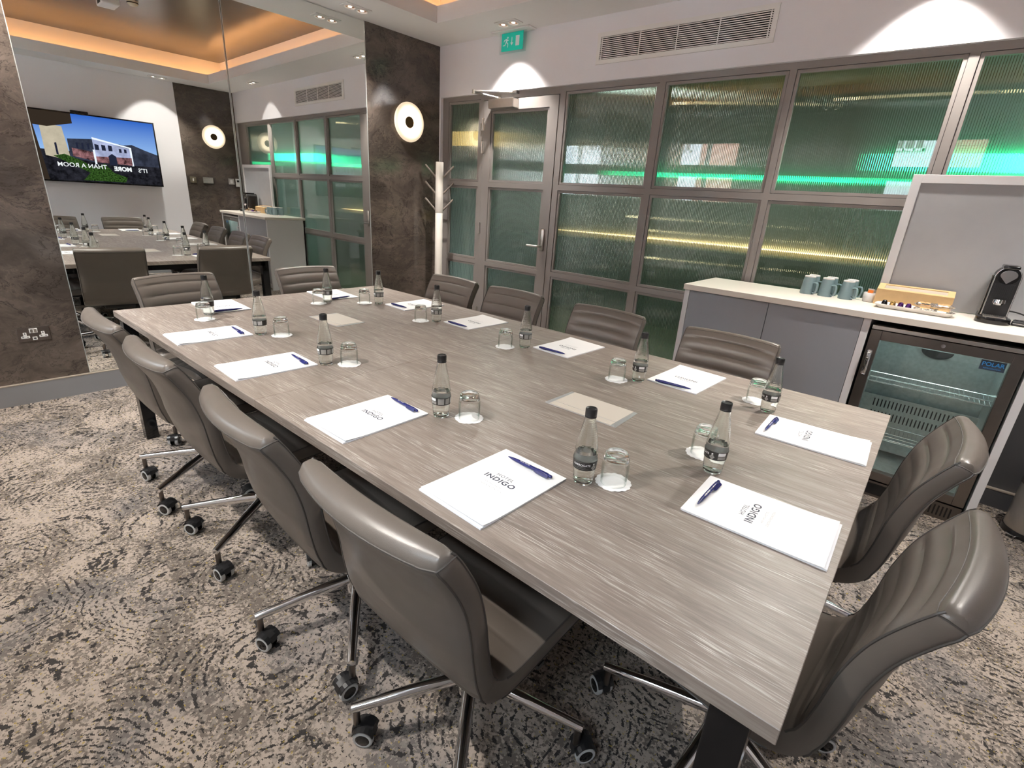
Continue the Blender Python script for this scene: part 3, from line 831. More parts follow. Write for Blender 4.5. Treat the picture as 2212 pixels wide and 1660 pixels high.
# ---------------------------------------------------------------- office chair
def chair_path():
    P = [(.262, .372), (.245, .402), (.19, .416), (.10, .418), (0, .413), (-.09, .409), (-.155, .416), (-.197, .442), (-.221, .49), (-.2345, .56), (-.246, .645), (-.268, .727), (-.304, .800), (-.338, .853)]
    return [Vector((0, a + .02, b)) for a, b in P]
def chair_loft(lo, hi, endcap0, endcap1):
    """sweep the upholstery section along the side profile between two fractions"""
    pts = crom(chair_path(), 12)
    L = [0]
    for a, b in zip(pts, pts[1:]): L.append(L[-1] + (b - a).length)
    tot = L[-1]
    def at(f):
        s = f * tot
        for i in range(len(L) - 1):
            if L[i + 1] >= s or i == len(L) - 2:
                k = (s - L[i]) / (L[i + 1] - L[i]); p = pts[i].lerp(pts[i + 1], k)
                i0, i1 = max(0, i - 2), min(len(pts) - 1, i + 3)
                return p, (pts[i1] - pts[i0]).normalized()
    ns = 16
    bm = BM(); rings = []
    nf = int((hi - lo) * 150)
    fr = [lo + (hi - lo) * i / nf for i in range(nf + 1)]
    # denser rounding at the ends
    if endcap1: fr = [f for f in fr if f < hi - .024] + [hi - .024 * (1 - math.sin(PI / 2 * k / 7)) for k in range(0, 8)]
    if endcap0: fr = [lo + .03 * (1 - math.cos(PI / 2 * k / 6)) for k in range(0, 7)] + [f for f in fr if f > lo + .031]
    for f in fr:
        p, tg = at(f)
        nrm = Vector((0, -tg.z, tg.y))          # to the sitter / upwards
        if nrm.dot(Vector((0, .7, .7))) < 0: nrm = -nrm
        th = .0255 if f > .55 else .029
        if endcap1 and f > hi - .024: th *= max(.05, math.sqrt(max(0, 1 - ((f - (hi - .024)) / .024) ** 2)))
        if endcap0 and f < lo + .03: th *= max(.08, math.sqrt(max(0, 1 - ((lo + .03 - f) / .03) ** 2)))
        hw = .222 if f < .45 else .222 - .006 * min(1, (f - .45) / .3)
        hw2 = hw
        if f > .965: hw2 = hw - .012 * ((f - .965) / .035) ** 2
        if f < .06: hw2 = hw - .03 * ((.06 - f) / .06) ** 2
        up = min(1, max(0, (f - .50) / .2))      # 1 on the back
        wrap = .030 * up
        # channel quilting
        q = 0
        if .12 < f < .40: q = .006 * (abs(math.sin(PI * (f - .12) / .07)) ** .6 - .75)
        elif .585 < f < .935: q = .0085 * (abs(math.sin(PI * (f - .585) / .07)) ** .55 - .8)
        elif .40 <= f <= .585: q = .001
        ring = []
        pu = .010 + .004 * up
        xs = [-1 + 2 * k / ns for k in range(ns + 1)]
        # sitter side
        for k, s in enumerate(xs):
            e = 1 - abs(s) ** 2.2
            fade = max(0, min(1, (1 - abs(s)) / .22))
            off = th + (pu * e if th > .02 else pu * e * th / .03) + q * fade * (th / .0255)
            if abs(s) == 1: off = th * .80
            v = p + Vector((s * hw2, 0, 0)) + nrm * off
            v.y -= wrap * (1 - s * s)
            ring.append(bm.verts.new(v))
        # side band
        ring.append(bm.verts.new(p + Vector((hw2 + .0045, 0, 0)) + nrm * th * .35))
        ring.append(bm.verts.new(p + Vector((hw2 + .0045, 0, 0)) - nrm * th * .4))
        for s in reversed(xs):
            off = th * (.82 if abs(s) == 1 else 1)
            v = p + Vector((s * hw2, 0, 0)) - nrm * off
            v.y -= wrap * (1 - s * s)
            ring.append(bm.verts.new(v))
        ring.append(bm.verts.new(p + Vector((-hw2 - .0045, 0, 0)) - nrm * th * .4))
        ring.append(bm.verts.new(p + Vector((-hw2 - .0045, 0, 0)) + nrm * th * .35))
        rings.append(ring)
    n = len(rings[0])
    for a, b in zip(rings, rings[1:]):
        for k in range(n): bm.faces.new((a[k], a[(k + 1) % n], b[(k + 1) % n], b[k]))
    # caps as strips
    for rg in (rings[0], rings[-1]):
        front = rg[:ns + 1]; back = rg[ns + 3:2 * ns + 4][::-1]
        for k in range(ns): bm.faces.new((front[k], front[k + 1], back[k + 1], back[k]))
        bm.faces.new((front[0], back[0], rg[-2], rg[-1])); bm.faces.new((front[-1], rg[ns + 1], rg[ns + 2], back[-1]))
    # piping lines: along the rear edges and side seams
    seam = BM()
    for idx in (0, ns, ns + 3, 2 * ns + 3):
        tube(seam, [r[idx].co.copy() for r in rings[3:-5:2]], .0024, 6)
    if endcap1:
        r = rings[-6]; 
        tube(seam, [v.co.copy() for v in r[ns + 3:2 * ns + 4]], .0022, 5)
        r = rings[-9]
        tube(seam, [v.co.copy() for v in r[:ns + 1]], .0012, 5)
        q = rings[-6]
        tube(seam, [q[ns + 3].co.copy(), q[ns + 2].co.copy(), rings[-7][ns + 1].co.copy(), r[ns].co.copy()], .0020, 5)
        tube(seam, [q[2 * ns + 3].co.copy(), q[2 * ns + 4].co.copy(), rings[-7][2 * ns + 5].co.copy(), r[0].co.copy()], .0020, 5)
    me = bpy.data.meshes.new('piping'); seam.to_mesh(me); seam.free()
    add_mesh(bm, me, Matrix.Identity(4), 1)
    return bm

def castor(parent, tip, ang):
    """twin wheel castor, trailing direction ang"""
    ca, sa = math.cos(ang), math.sin(ang)
    M = Matrix.Translation((tip[0], tip[1], 0)) @ Matrix.Rotation(ang, 4, 'Z')
    bm = BM(); cyl(bm, (0, 0, .046), (0, 0, .108), .0095, n=12, mi=1)
    # hood : bent plate over the wheels
    pr = [(-.012, .03), (-.010, .052), (.008, .0615), (.028, .0625), (.046, .054), (.053, .036), (.042, .034), (.030, .04), (.010, .04), (.0, .03)]
    for w0, w1 in ((-.0105, .0105),):
        lo = [bm.verts.new((x, w0, z)) for x, z in pr]; hi = [bm.verts.new((x, w1, z)) for x, z in pr]
        bm.faces.new(lo[::-1]); bm.faces.new(hi)
        for i in range(len(pr)): bm.faces.new((lo[i], lo[(i + 1) % len(pr)], hi[(i + 1) % len(pr)], hi[i]))
    for s in (-1, 1):
        arc = [(.022 + .031 * math.cos(a), .031 + .031 * math.sin(a)) for a in [R(20 + 20 * k) for k in range(8)]]
        inn = [(.022 + .0285 * math.cos(a), .031 + .0285 * math.sin(a)) for a in [R(20 + 20 * k) for k in range(8)]]
        for i in range(7):
            vs = []
            for y in (s * .009, s * .026):
                vs.append([bm.verts.new((arc[i][0], y, arc[i][1])), bm.verts.new((arc[i + 1][0], y, arc[i + 1][1])), bm.verts.new((inn[i + 1][0], y, inn[i + 1][1])), bm.verts.new((inn[i][0], y, inn[i][1]))])
            a, b = vs
            for q in ((0, 1), (1, 2), (2, 3), (3, 0)): bm.faces.new((a[q[0]], a[q[1]], b[q[1]], b[q[0]]))
            bm.faces.new(a); bm.faces.new(b)
    bm.transform(M)
    c = obj('castor', bm, [MAT['black'], MAT['darksteel']], parent, 40)
    for s in (-1, 1):
        bm = BM()
        lathe(bm, [(0, .0255), (.017, .0255), (.019, .0245), (.0205, .0255), (.0255, .0245), (.0275, .021), (.0275, .011), (.024, .0095), (0, .0095)], 28)
        for f in bm.faces:
            c0 = f.calc_center_median(); rr = math.hypot(c0.x, c0.y)
            f.material_index = 1 if rr > .0195 and c0.z > .0105 else 0
        bm.transform(M @ Matrix.Translation((.022, 0, .0275)) @ Matrix.Rotation(-s * PI / 2, 4, 'X'))
        obj('wheel', bm, [MAT['gloss_black'], MAT['castor_grey']], c, 40)

SPLIT = .515
bmS = chair_loft(0, SPLIT, True, False)
bmB = chair_loft(SPLIT, 1, False, True)
seatm = bmS; backm = bmB
def first_chair():
    t = thing('office_chair', 'chair', 'chair')
    obj('seat', bmS, [MAT['leather'], MAT['seam']], t, 50)
    obj('backrest', bmB, [MAT['leather'], MAT['seam']], t, 50)
    bm = BM(); box(bm, -.10, .10, -.11, .11, .352, .384, bev=.008); box(bm, -.02, .22, -.012, .012, .358, .37); obj('tilt_mechanism', bm, MAT['black'], t, 40)
    bm = BM(); cyl(bm, (0, 0, .19), (0, 0, .356), .025, n=24, mi=0); cyl(bm, (0, 0, .27), (0, 0, .358), .014, n=20, mi=1); lathe(bm, [(.036, .10), (.036, .165), (.031, .195), (.0255, .2), (.0255, .1)], 24, closed=True, mi=1)
    obj('column', bm, [MAT['black'], MAT['chrome']], t, 40)
    return t
def base(t, angs, trail):
    for a, tr in zip(angs, trail):
        a = R(a); c, s = math.cos(a), math.sin(a)
        bm = BM()
        tube(bm, [(.028 * c, .028 * s, .152), (.12 * c, .12 * s, .142), (.318 * c, .318 * s, .116)], [.0175, .0168, .0125], 18)
        obj('leg', bm, MAT['chrome'], t, 50)
        castor(t, (.307 * c, .307 * s), R(tr))
def copy_pads(proto):
    t = proto.copy(); C.objects.link(t)
    for ch in proto.children:
        c = ch.copy(); C.objects.link(c); c.parent = t
        for g in ch.children:
            d = g.copy(); C.objects.link(d); d.parent = c
    return t
CH = [  # x, y, facing, base angles (world), label
    (3.407, -2.888, 0, [-124, -52, 20, 92, 164], 'taupe leather office chair on the left long side, nearest the viewer'),
    (2.858, -2.886, -4, [-109, -37, 35, 107, 179], 'taupe leather office chair on the left long side, second from the viewer'),
    (2.180, -2.885, -1, [-129, -57, 15, 87, 159], 'taupe leather office chair on the left long side, third from the viewer'),
    (1.613, -2.885, 0, [-132, -60, 12, 84, 156], 'taupe leather office chair on the left long side, nearest the mirror'),
    (.99, -2.605, -82, [-68, 4, 76, 148, 220], 'taupe leather office chair at the mirror end, left of the pair'),
    (.988, -1.83, -90, [-90, -162, -18, 54, 126], 'taupe leather office chair at the mirror end, right of the pair'),
    (1.525, -1.493, 180, [90, 162, 18, -54, -126], 'taupe leather office chair on the glazed side, in front of the coat stand'),
    (2.082, -1.493, 180, [126, 198, 54, -18, -90], 'taupe leather office chair on the glazed side, in front of the door'),
    (2.758, -1.493, 180, [100, 172, 28, -44, -116], 'taupe leather office chair on the glazed side, left of the white counter'),
    (3.422, -1.493, 180, [90, 162, 18, -54, -126], 'taupe leather office chair in front of the grey cupboard doors'),
    (3.962, -1.862, 90, [-64, 8, 80, 152, -136], 'taupe leather office chair at the near short end, in front of the glass fridge'),
    (3.965, -2.515, 84, [191, 263, -25, 47, 119], 'taupe leather office chair at the near short end, nearest the viewer'),
]
proto = first_chair()
for i, (x, y, rz, angs, lab) in enumerate(CH):
    o = proto if i == 0 else copy_pads(proto)
    CH[i] = (o, x, y, rz, angs, lab)
for o, x, y, rz, angs, lab in CH:
    o.location = (x, y, 0); o.rotation_euler = (0, 0, R(rz)); tag(o, lab, 'chair', 'chairs around the conference table')
    rnd = random.Random(int(x * 1000 + y * 77))
    tr = [a - rz + rnd.choice((-1, 1)) * rnd.uniform(40, 150) for a in angs]
    world = {0: (35, -60, 55, 60, 160), 1: (20, -95, 60, 60, 160), 2: (30, 10, 250, 60, 80), 3: (15, 30, 255, 60, 60), 4: (-40, -140, 0, 90, 180), 11: (150, 60, 0, 30, 90)}.get([c[0] for c in CH].index(o))
    if world: tr = [a - rz for a in world]
    base(o, [a - rz for a in angs], tr)
# ---------------------------------------------------------------- place settings
def text_up(bm, s, size, x, y, z, sx=1.0, spacing=1.0, offset=0.0, mi=0):
    add_mesh(bm, text_mesh(s, size, 0, sx, spacing, offset=offset), Matrix.Translation((x, y, z)), mi)

def fit_text(bm, s, wd, ht, x, y, z, spacing=1.0, offset=0.0, mi=0):
    me = text_mesh(s, .02, 0, 1, spacing, offset=offset)
    xs = [v.co.x for v in me.vertices]; ys = [v.co.y for v in me.vertices]
    M = Matrix.Translation((x, y, z)) @ Matrix.Diagonal((wd / (max(xs) - min(xs)), ht / (max(ys) - min(ys)), 1, 1)) @ Matrix.Translation((-(max(xs) + min(xs)) / 2, -(max(ys) + min(ys)) / 2, 0))
    add_mesh(bm, me, M, mi)

def make_pad():
    """white notepad folder, readable from -y"""
    t = thing('notepad', 'pad', 'notepad')
    w, l = .107, .1545
    bm = BM(); box(bm, -w + .001, w - .001, -l, l - .001, 0, .0042); obj('pages', bm, MAT['pages'], t)
    bm = BM()
    # card cover, its free corner lifting a little at the reader's end
    nx, ny = 8, 12
    g = [[None] * (ny + 1) for _ in range(nx + 1)]
    for i in range(nx + 1):
        for j in range(ny + 1):
            x = -w + 2 * w * i / nx; y = -l + 2 * l * j / ny + (.006 if j == 0 else 0)
            z = .0050 + .0045 * max(0, 1 - j / 4) ** 2 * (.35 + .65 * i / nx)
            g[i][j] = (x, y, z)
    top = [[bm.verts.new(p) for p in c] for c in g]; bot = [[bm.verts.new((p[0], p[1], p[2] - .0005)) for p in c] for c in g]
    for i in range(nx):
        for j in range(ny):
            bm.faces.new((top[i][j], top[i + 1][j], top[i + 1][j + 1], top[i][j + 1])); bm.faces.new((bot[i][j], bot[i][j + 1], bot[i + 1][j + 1], bot[i + 1][j]))
    for i in range(nx):
        bm.faces.new((top[i][0], bot[i][0], bot[i + 1][0], top[i + 1][0])); bm.faces.new((top[i][ny], top[i + 1][ny], bot[i + 1][ny], bot[i][ny]))
    for j in range(ny):
        bm.faces.new((top[0][j], top[0][j + 1], bot[0][j + 1], bot[0][j])); bm.faces.new((top[nx][j], bot[nx][j], bot[nx][j + 1], top[nx][j + 1]))
    cov = obj('cover', bm, MAT['paper'], t, 30)
    bm = BM(); z = .0053
    fit_text(bm, 'HOTEL', .0535, .0112, 0, .0375, z, 1.18)
    fit_text(bm, 'INDIGO', .097, .0185, 0, .0165, z, 1.12, .0004)
    fit_text(bm, 'AN IHG HOTEL', .061, .0056, .002, -.0085, z, 1.3, mi=1)
    fit_text(bm, 'LONDON PADDINGTON', .078, .0056, .002, -.0215, z, 1.15, mi=1)
    tag(obj('printed_title', bm, [MAT['ink'], MAT['greyink']], cov), 'dark printed title on the cover')
    return t

def make_pen():
    """ballpoint lying along x with its point towards -x"""
    t = thing('ballpoint_pen', 'pen', 'pen')
    bm = BM()
    pr = [(.0008, -.074), (.0016, -.071), (.0033, -.062), (.0048, -.045), (.0054, -.015), (.0054, .02), (.0058, .0215), (.0058, .05), (.0055, .0615), (.0040, .0635)]
    lathe(bm, pr, 18); bm.transform(Matrix.Translation((0, 0, .0058)) @ Matrix.Rotation(PI / 2, 4, 'Y')); obj('barrel', bm, MAT['pen'], t, 50)
    bm = BM(); lathe(bm, [(.0040, .0635), (.0044, .066), (.0044, .073), (.003, .0745)], 16); bm.transform(Matrix.Translation((0, 0, .0058)) @ Matrix.Rotation(PI / 2, 4, 'Y')); obj('push_button', bm, MAT['pen'], t, 50)
    bm = BM(); prism(bm, [(.066, -.0035), (.068, -.001), (.066, .0045), (.03, .0035), (.022, .001), (.022, -.001), (.03, -.003)], .0, .0022)
    bm.transform(Matrix.Translation((0, -.0072, .0045)) @ Matrix.Rotation(R(50), 4, 'X')); obj('clip', bm, MAT['pen'], t)
    bm = BM()
    me = text_mesh('HOTEL INDIGO', .0052, 0, 1, 1.1)
    b2 = BM(); b2.from_mesh(me)
    for v in b2.verts:
        a = v.co.y / .0056; v.co = Vector((v.co.x * .85 - .014, math.sin(a - .3) * .0056, .0058 + math.cos(a - .3) * .0056))
    me2 = bpy.data.meshes.new('lettering'); b2.to_mesh(me2); b2.free()
    add_mesh(bm, me2, Matrix.Identity(4)); tag(obj('lettering', bm, MAT['white'], t), 'small white lettering')
    return t

def make_bottle():
    t = thing('water_bottle', 'bottle', 'bottle')
    pr = [(0, .0035), (.017, .0025), (.0215, .0), (.0242, .003), (.0258, .012), (.0282, .044), (.0292, .062), (.0298, .078), (.0294, .09), (.0272, .106), (.0238, .126), (.0200, .146), (.0168, .162), (.0148, .174), (.0138, .182), (.0134, .196), (.012, .198)]
    bm = BM()
    # outer skin with a raised diamond texture on the shoulder, smooth inner skin
    def outer(z):
        for (r0, z0), (r1, z1) in zip(pr[2:], pr[3:]):
            if z0 <= z <= z1: return r0 + (r1 - r0) * (z - z0) / (z1 - z0)
        return pr[-1][0]
    n = 60
    zs = [.003, .008, .012, .03, .044, .062, .074, .08] + [.084 + .0021 * i for i in range(44)] + [.180, .186, .196]
    rings = []
    for z in zs:
        amp = .0007 * max(0, min(1, (z - .083) / .008)) * max(0, min(1, (.176 - z) / .006)); ring = []
        for k in range(n):
            th_ = 2 * PI * k / n
            d_ = math.sin(10 * th_ + z * 560) * math.sin(10 * th_ - z * 560)
            r = outer(z) + amp * (d_ if d_ > 0 else d_ * .6)
            ring.append(bm.verts.new((r * math.cos(th_), r * math.sin(th_), z)))
        rings.append(ring)
    low = [[bm.verts.new((r * math.cos(2 * PI * k / n), r * math.sin(2 * PI * k / n), z)) for k in range(n)] for r, z in ((.017, .0025), (.0215, .0))]
    c0 = bm.verts.new((0, 0, .0035))
    inn = [[bm.verts.new((max(.001, outer(z) - .0024) * math.cos(2 * PI * k / n), max(.001, outer(z) - .0024) * math.sin(2 * PI * k / n), z)) for k in range(n)] for z in (.196, .182, .162, .146, .126, .106, .09, .078, .062, .044, .012)]
    inn.append([bm.verts.new((.02 * math.cos(2 * PI * k / n), .02 * math.sin(2 * PI * k / n), .0062)) for k in range(n)])
    c1 = bm.verts.new((0, 0, .0068))
    seq = low + rings + inn
    for p, q in zip(seq, seq[1:]):
        for k in range(n): bm.faces.new((p[k], p[(k + 1) % n], q[(k + 1) % n], q[k]))
    for k in range(n): bm.faces.new((c0, low[0][k], low[0][(k + 1) % n])); bm.faces.new((c1, inn[-1][k], inn[-1][(k + 1) % n]))
    obj('glass', bm, MAT['bottle'], t, 70)
    wp = [(outer(z) - .0022, z) for z in (.012, .03, .044, .062, .078, .088)]
    wp = [(0, .0066), (.0202, .006)] + wp + [(.0255, .0882), (0, .0882)]
    bm = BM(); lathe(bm, wp, 36, cap=False); obj('water', bm, MAT['water'], t, 60)
    bm = BM(); rr = lambda z: .0286 + (z - .046) * .06 + .0009
    lathe(bm, [(rr(.0465), .0465), (rr(.0465), .0472), (rr(.0715), .0708), (rr(.0725), .0715)], 48, cap=False)
    lathe(bm, [(rr(.0465) - .0004, .0466), (rr(.0715) - .0004, .0712)], 48, 1, cap=False)
    lb = obj('label_band', bm, plain('dark_paper_label', (.022, .02, .018), .45), t, 60)
    lb.data.materials.append(MAT['paper'])
    bm = BM()
    def wrap(me, a0, zc, mi, dr=.0006):
        b2 = BM(); b2.from_mesh(me)
        for v in b2.verts:
            z = zc + v.co.y; r = rr(z) + dr; a = a0 + v.co.x / r
            v.co = Vector((r * math.cos(a), r * math.sin(a), z))
        m2 = bpy.data.meshes.new('lettering'); b2.to_mesh(m2); b2.free()
        add_mesh(bm, m2, Matrix.Identity(4), mi)
    def block(a0, a1, z0, z1, mi, dr=.0004):
        n = 6
        for i in range(n):
            b0 = a0 + (a1 - a0) * i / n; b1 = a0 + (a1 - a0) * (i + 1) / n
            quad(bm, [((rr(z) + dr) * math.cos(b), (rr(z) + dr) * math.sin(b), z) for b, z in ((b0, z0), (b1, z0), (b1, z1), (b0, z1))], mi)
    wrap(text_mesh('HARROGATE', .0078, offset=.0001), 0, .0615, 0)
    wrap(text_mesh('SPRING WATER', .0032), 0, .0555, 1)
    for z in (.0508, .0692): block(-.75, .62, z, z + .0005, 1)
    # emblem: drop over a cluster
    for dz, dx, r in ((.0650, 0, .0022), (.0598, 0, .0034), (.0555, -.0036, .003), (.0555, .0036, .003), (.0518, 0, .0036)):
        a0 = 1.05; vs = []
        for k in range(10):
            a = 2 * PI * k / 10; z = dz + r * math.sin(a); x = dx + r * math.cos(a)
            vs.append(bm.verts.new(((rr(z) + .0007) * math.cos(a0 + x / .0295), (rr(z) + .0007) * math.sin(a0 + x / .0295), z)))
        bm.faces.new(vs).material_index = 0 if dz > .064 else 1
    block(1.55, 2.25, .0605, .0695, 0)
    block(1.55, 2.3, .050, .0585, 1); block(2.5, 3.15, .0495, .0695, 1)
    for k in range(9): block(-2.35 + .07 * k, -2.32 + .07 * k + .02 * (k % 2), .0505, .069, 0)
    block(-3.0, -2.5, .05, .069, 1)
    obj('label_print', bm, [MAT['paper'], plain('label_grey_print', (.28, .27, .25), .6)], lb)
    bm = BM(); lathe(bm, [(.0128, .183), (.0146, .183), (.0146, .1855), (.0139, .187), (.0146, .189), (.0146, .2025), (.0135, .2058), (.011, .2052), (.0095, .2038), (0, .2038)], 36)
    obj('screw_cap', bm, MAT['black'], t, 40)
    return t

def make_tumbler():
    """upturned tumbler"""
    t = thing('glass_tumbler', 'glass', 'glass')
    pr = [(.0318, .0002), (.0335, .0008), (.0345, .02), (.0348, .045), (.0338, .062), (.0315, .074), (.0292, .083), (.0265, .0862), (.0225, .0856), (.019, .083), (0, .0825),
          ]
    inner = [(0, .0685), (.022, .068), (.0285, .0635), (.0318, .045), (.0322, .02), (.0312, .0008)]
    bm = BM(); lathe(bm, pr + inner, 40, closed=True)
    for f in bm.faces:
        c_ = f.calc_center_median(); rr_ = math.hypot(c_.x, c_.y)
        if c_.z < .0635 and rr_ > .02: f.material_index = 1
    obj('glass_body', bm, [MAT['tumbler'], MAT['tumblerwall']], t, 60)
    return t

def make_doily():
    bm = BM(); n = 96
    top = [bm.verts.new((0, 0, .0012))]; 
    def rg(f, z): return [bm.verts.new((f * (.0442 + .0028 * abs(math.sin(8 * 2 * PI * k / n))) * math.cos(2 * PI * k / n), f * (.0442 + .0028 * abs(math.sin(8 * 2 * PI * k / n))) * math.sin(2 * PI * k / n), z + (.0007 * math.sin(5 * 2 * PI * k / n) if f > .9 else 0))) for k in range(n)]
    a, b, c = rg(.5, .0012), rg(.82, .0013), rg(1, .0018); d, e = rg(1, .0008), rg(.8, .0004)
    for k in range(n): bm.faces.new((top[0], a[k], a[(k + 1) % n]))
    for p, q in ((a, b), (b, c), (c, d), (d, e)):
        for k in range(n): bm.faces.new((p[k], q[k], q[(k + 1) % n], p[(k + 1) % n]))
    bm.faces.new(e[::-1])
    return obj('paper_doily', bm, MAT['doily'], None, 40)

WS, GS, ME, TE = 'on the left long side', 'on the glazed side', 'at the mirror end', 'at the near short end'
PLACE = {  # rotation, pad, pen, bottle (x,y,turn), doily, description of the seat
    'L1': (0, (3.392, -2.818, -2), (3.406, -2.700, -1), (3.537, -2.642, -75), (3.596, -2.588), 'nearest the viewer ' + WS),
    'L2': (0, (2.849, -2.814, 0), (2.856, -2.680, -3), (2.988, -2.634, 155), (3.063, -2.581), 'second from the viewer ' + WS),
    'L3': (0, (2.187, -2.820, -2), (2.210, -2.700, -4), (2.303, -2.636, 155), (2.360, -2.566), 'third from the viewer ' + WS),
    'L4': (0, (1.616, -2.819, -2), (1.634, -2.701, -3), (1.726, -2.633, 95), (1.801, -2.569), 'nearest the mirror ' + WS),
    'FEa': (-90, (1.041, -2.544, -3), (1.195, -2.566, -4), (1.201, -2.665, 95), (1.303, -2.723), 'left one of the pair ' + ME),
    'FEb': (-90, (1.041, -1.848, -4), (1.192, -1.878, 8), (1.220, -1.988, 95), (1.239, -2.060), 'right one of the pair ' + ME),
    'R1': (180, (1.591, -1.597, -3), (1.592, -1.723, 1), (1.432, -1.757, 155), (1.372, -1.822), 'nearest the coat stand ' + GS),
    'R2': (180, (2.151, -1.610, -3), (2.150, -1.757, 0), (2.006, -1.783, 155), (1.940, -1.842), 'in front of the door ' + GS),
    'R3': (180, (2.794, -1.609, -3), (2.790, -1.752, 2), (2.649, -1.784, 155), (2.585, -1.857), 'left of the white counter ' + GS),
    'R4': (180, (3.397, -1.603, -3), (3.394, -1.750, 4), (3.261, -1.791, -160), (3.193, -1.852), 'in front of the grey cupboard ' + GS),
    'NEa': (90, (3.923, -1.857, 2), (3.795, -1.866, 0), (3.747, -1.719, -165), (3.683, -1.645), 'in front of the glass fridge ' + TE),
    'NEb': (90, (3.926, -2.471, 1), (3.800, -2.470, 0), (3.760, -2.329, -150), (3.702, -2.248), 'nearest the viewer ' + TE),
}
p_pad, p_pen, p_bot, p_tum, p_doi = make_pad(), make_pen(), make_bottle(), make_tumbler(), make_doily()
first = True
for k, (rz, pad, pen, bot, doi, where) in PLACE.items():
    zt = TH + .0001
    sets = [(p_pad, (pad[0], pad[1], zt), R(rz + pad[2]), 'white printed notepad lying ' + where, 'notepads on the conference table', 'notepad'),
            (p_pen, (pen[0], pen[1], zt + .0062), R(rz + pen[2]), 'navy ballpoint pen ' + where, 'pens on the notepads', 'pen'),
            (p_bot, (bot[0], bot[1], zt), R(bot[2]), 'black capped water bottle ' + where, 'water bottles on the conference table', 'bottle'),
            (p_doi, (doi[0], doi[1], zt), R(rz + 13), 'white scalloped doily ' + where, 'doilies under the glasses', 'doily'),
            (p_tum, (doi[0], doi[1], zt + .0015), R(rz), 'upturned clear tumbler ' + where, 'upturned tumblers on the conference table', 'glass')]
    for o, loc, rr_, lab, grp, cat in sets:
        if first: o.location = loc; o.rotation_euler = (0, 0, rr_); tag(o, lab, cat, grp)
        else: dup(o, loc, rr_, lab)
    first = False

# ---------------------------------------------------------------- drinks counter
CX0, CXM, CXM2, CX1, CYF, WT = 2.914, 3.862, 4.503, 4.535, -.545, .974
t = thing('counter_cabinet', 'white cabinet with two grey doors under the cream worktop', 'cabinet', (0, 0, 0))
bm = BM()
for a, b in ((CX0, CX0 + .03), (CXM, CXM + .032), (CXM2, CX1)): box(bm, a, b, CYF, -.03, 0, WT - .033)
box(bm, CX0, CX1, -.048, -.03, 0, WT - .033); box(bm, CX0 + .03, CXM, CYF + .06, CYF + .075, 0, .09)
box(bm, CX0 + .03, CXM, CYF + .022, -.05, .09, .108)
obj('carcass', bm, MAT['cabwhite'], t)
for a, b in ((CX0 + .032, 3.403), (3.4065, CXM - .002)):
    bm = BM(); box(bm, a, b, CYF + .001, CYF + .02, .09, WT - .036, bev=.001, seg=1); obj('door', bm, MAT['cabgrey'], t)
bm = BM(); box(bm, CX0 - .004, CX1 + .003, -.568, -.012, WT - .032, WT, bev=.0015)
tag(obj('worktop', bm, MAT['worktop']), 'cream worktop running over the cabinet and the glass fridge', 'worktop')

# glass fronted fridge
t = thing('glass_door_fridge', 'under-counter drinks fridge with a glass door, empty inside', 'fridge', (0, 0, 0))
fx0, fx1, fyf, fzt = 3.905, 4.492, -.54, .895
bm = BM()
w = .03
box(bm, fx0, fx0 + w, fyf + .05, -.06, .08, fzt); box(bm, fx1 - w, fx1, fyf + .05, -.06, .08, fzt); box(bm, fx0, fx1, fyf + .05, -.06, fzt - w, fzt); box(bm, fx0, fx1, fyf + .05, -.06, .08, .11); box(bm, fx0, fx1, -.09, -.06, .08, fzt)
obj('body', bm, MAT['darksteel'], t)
bm = BM(); box(bm, fx0 - .0, fx1, fyf - .004, fyf + .05, fzt - .002, fzt + .018, bev=.003); obj('top_rail', bm, MAT['steel'], t)
bm = BM()   # liner
a, b, y0, y1, z0, z1 = fx0 + .031, fx1 - .031, fyf + .06, -.092, .112, fzt - .031
for q in ((a, b, y1 - .003, y1, z0, z1), (a, a + .003, y0, y1, z0, z1), (b - .003, b, y0, y1, z0, z1), (a, b, y0, y1, z0, z0 + .003), (a, b, y0, y1, z1 - .003, z1)): box(bm, *q)
box(bm, a, b, y1 - .03, y1 - .003, .765, z1); box(bm, a, b, y1 - .07, y1 - .066, z0 + .03, .462)
lin = obj('liner', bm, MAT['galv'], t)
bm = BM()
for r in range(2):
    for k in range(24):
        x = a + .062 + k * .0178; z = .397 - r * .072
        box(bm, x, x + .006, y1 - .0715, y1 - .0705, z, z + .045)
obj('vent_slot', bm, MAT['black'], lin)
bm = BM(); prism(bm, [(.07 * math.cos(R(180 + 10 * k)), .07 * math.sin(R(180 + 10 * k)) * .62) for k in range(19)], 0, .004); bm.transform(Matrix.Translation(((a + b) / 2 + .0, y1 - .032, .765)) @ Matrix.Rotation(PI / 2, 4, 'X')); obj('fan_opening', bm, MAT['black'], lin)
for zz, depth in ((.605, .235), (.30, .25)):
    bm = BM(); ys0, ys1 = y0 + .045, y0 + .045 + depth
    for k in range(27):
        x = a + .012 + k * (b - a - .024) / 26; cyl(bm, (x, ys0, zz), (x, ys1, zz), .0014, n=6)
    for yy in (ys0, ys0 + .02, (ys0 + ys1) / 2, ys1): cyl(bm, (a + .006, yy, zz - .002), (b - .006, yy, zz - .002), .002, n=6)
    cyl(bm, (a + .006, ys0, zz + .022), (b - .006, ys0, zz + .022), .002, n=6)
    obj('wire_shelf', bm, MAT['wire'], t)
bm = BM(); dz0, dz1 = .10, fzt - .006
dw = .047
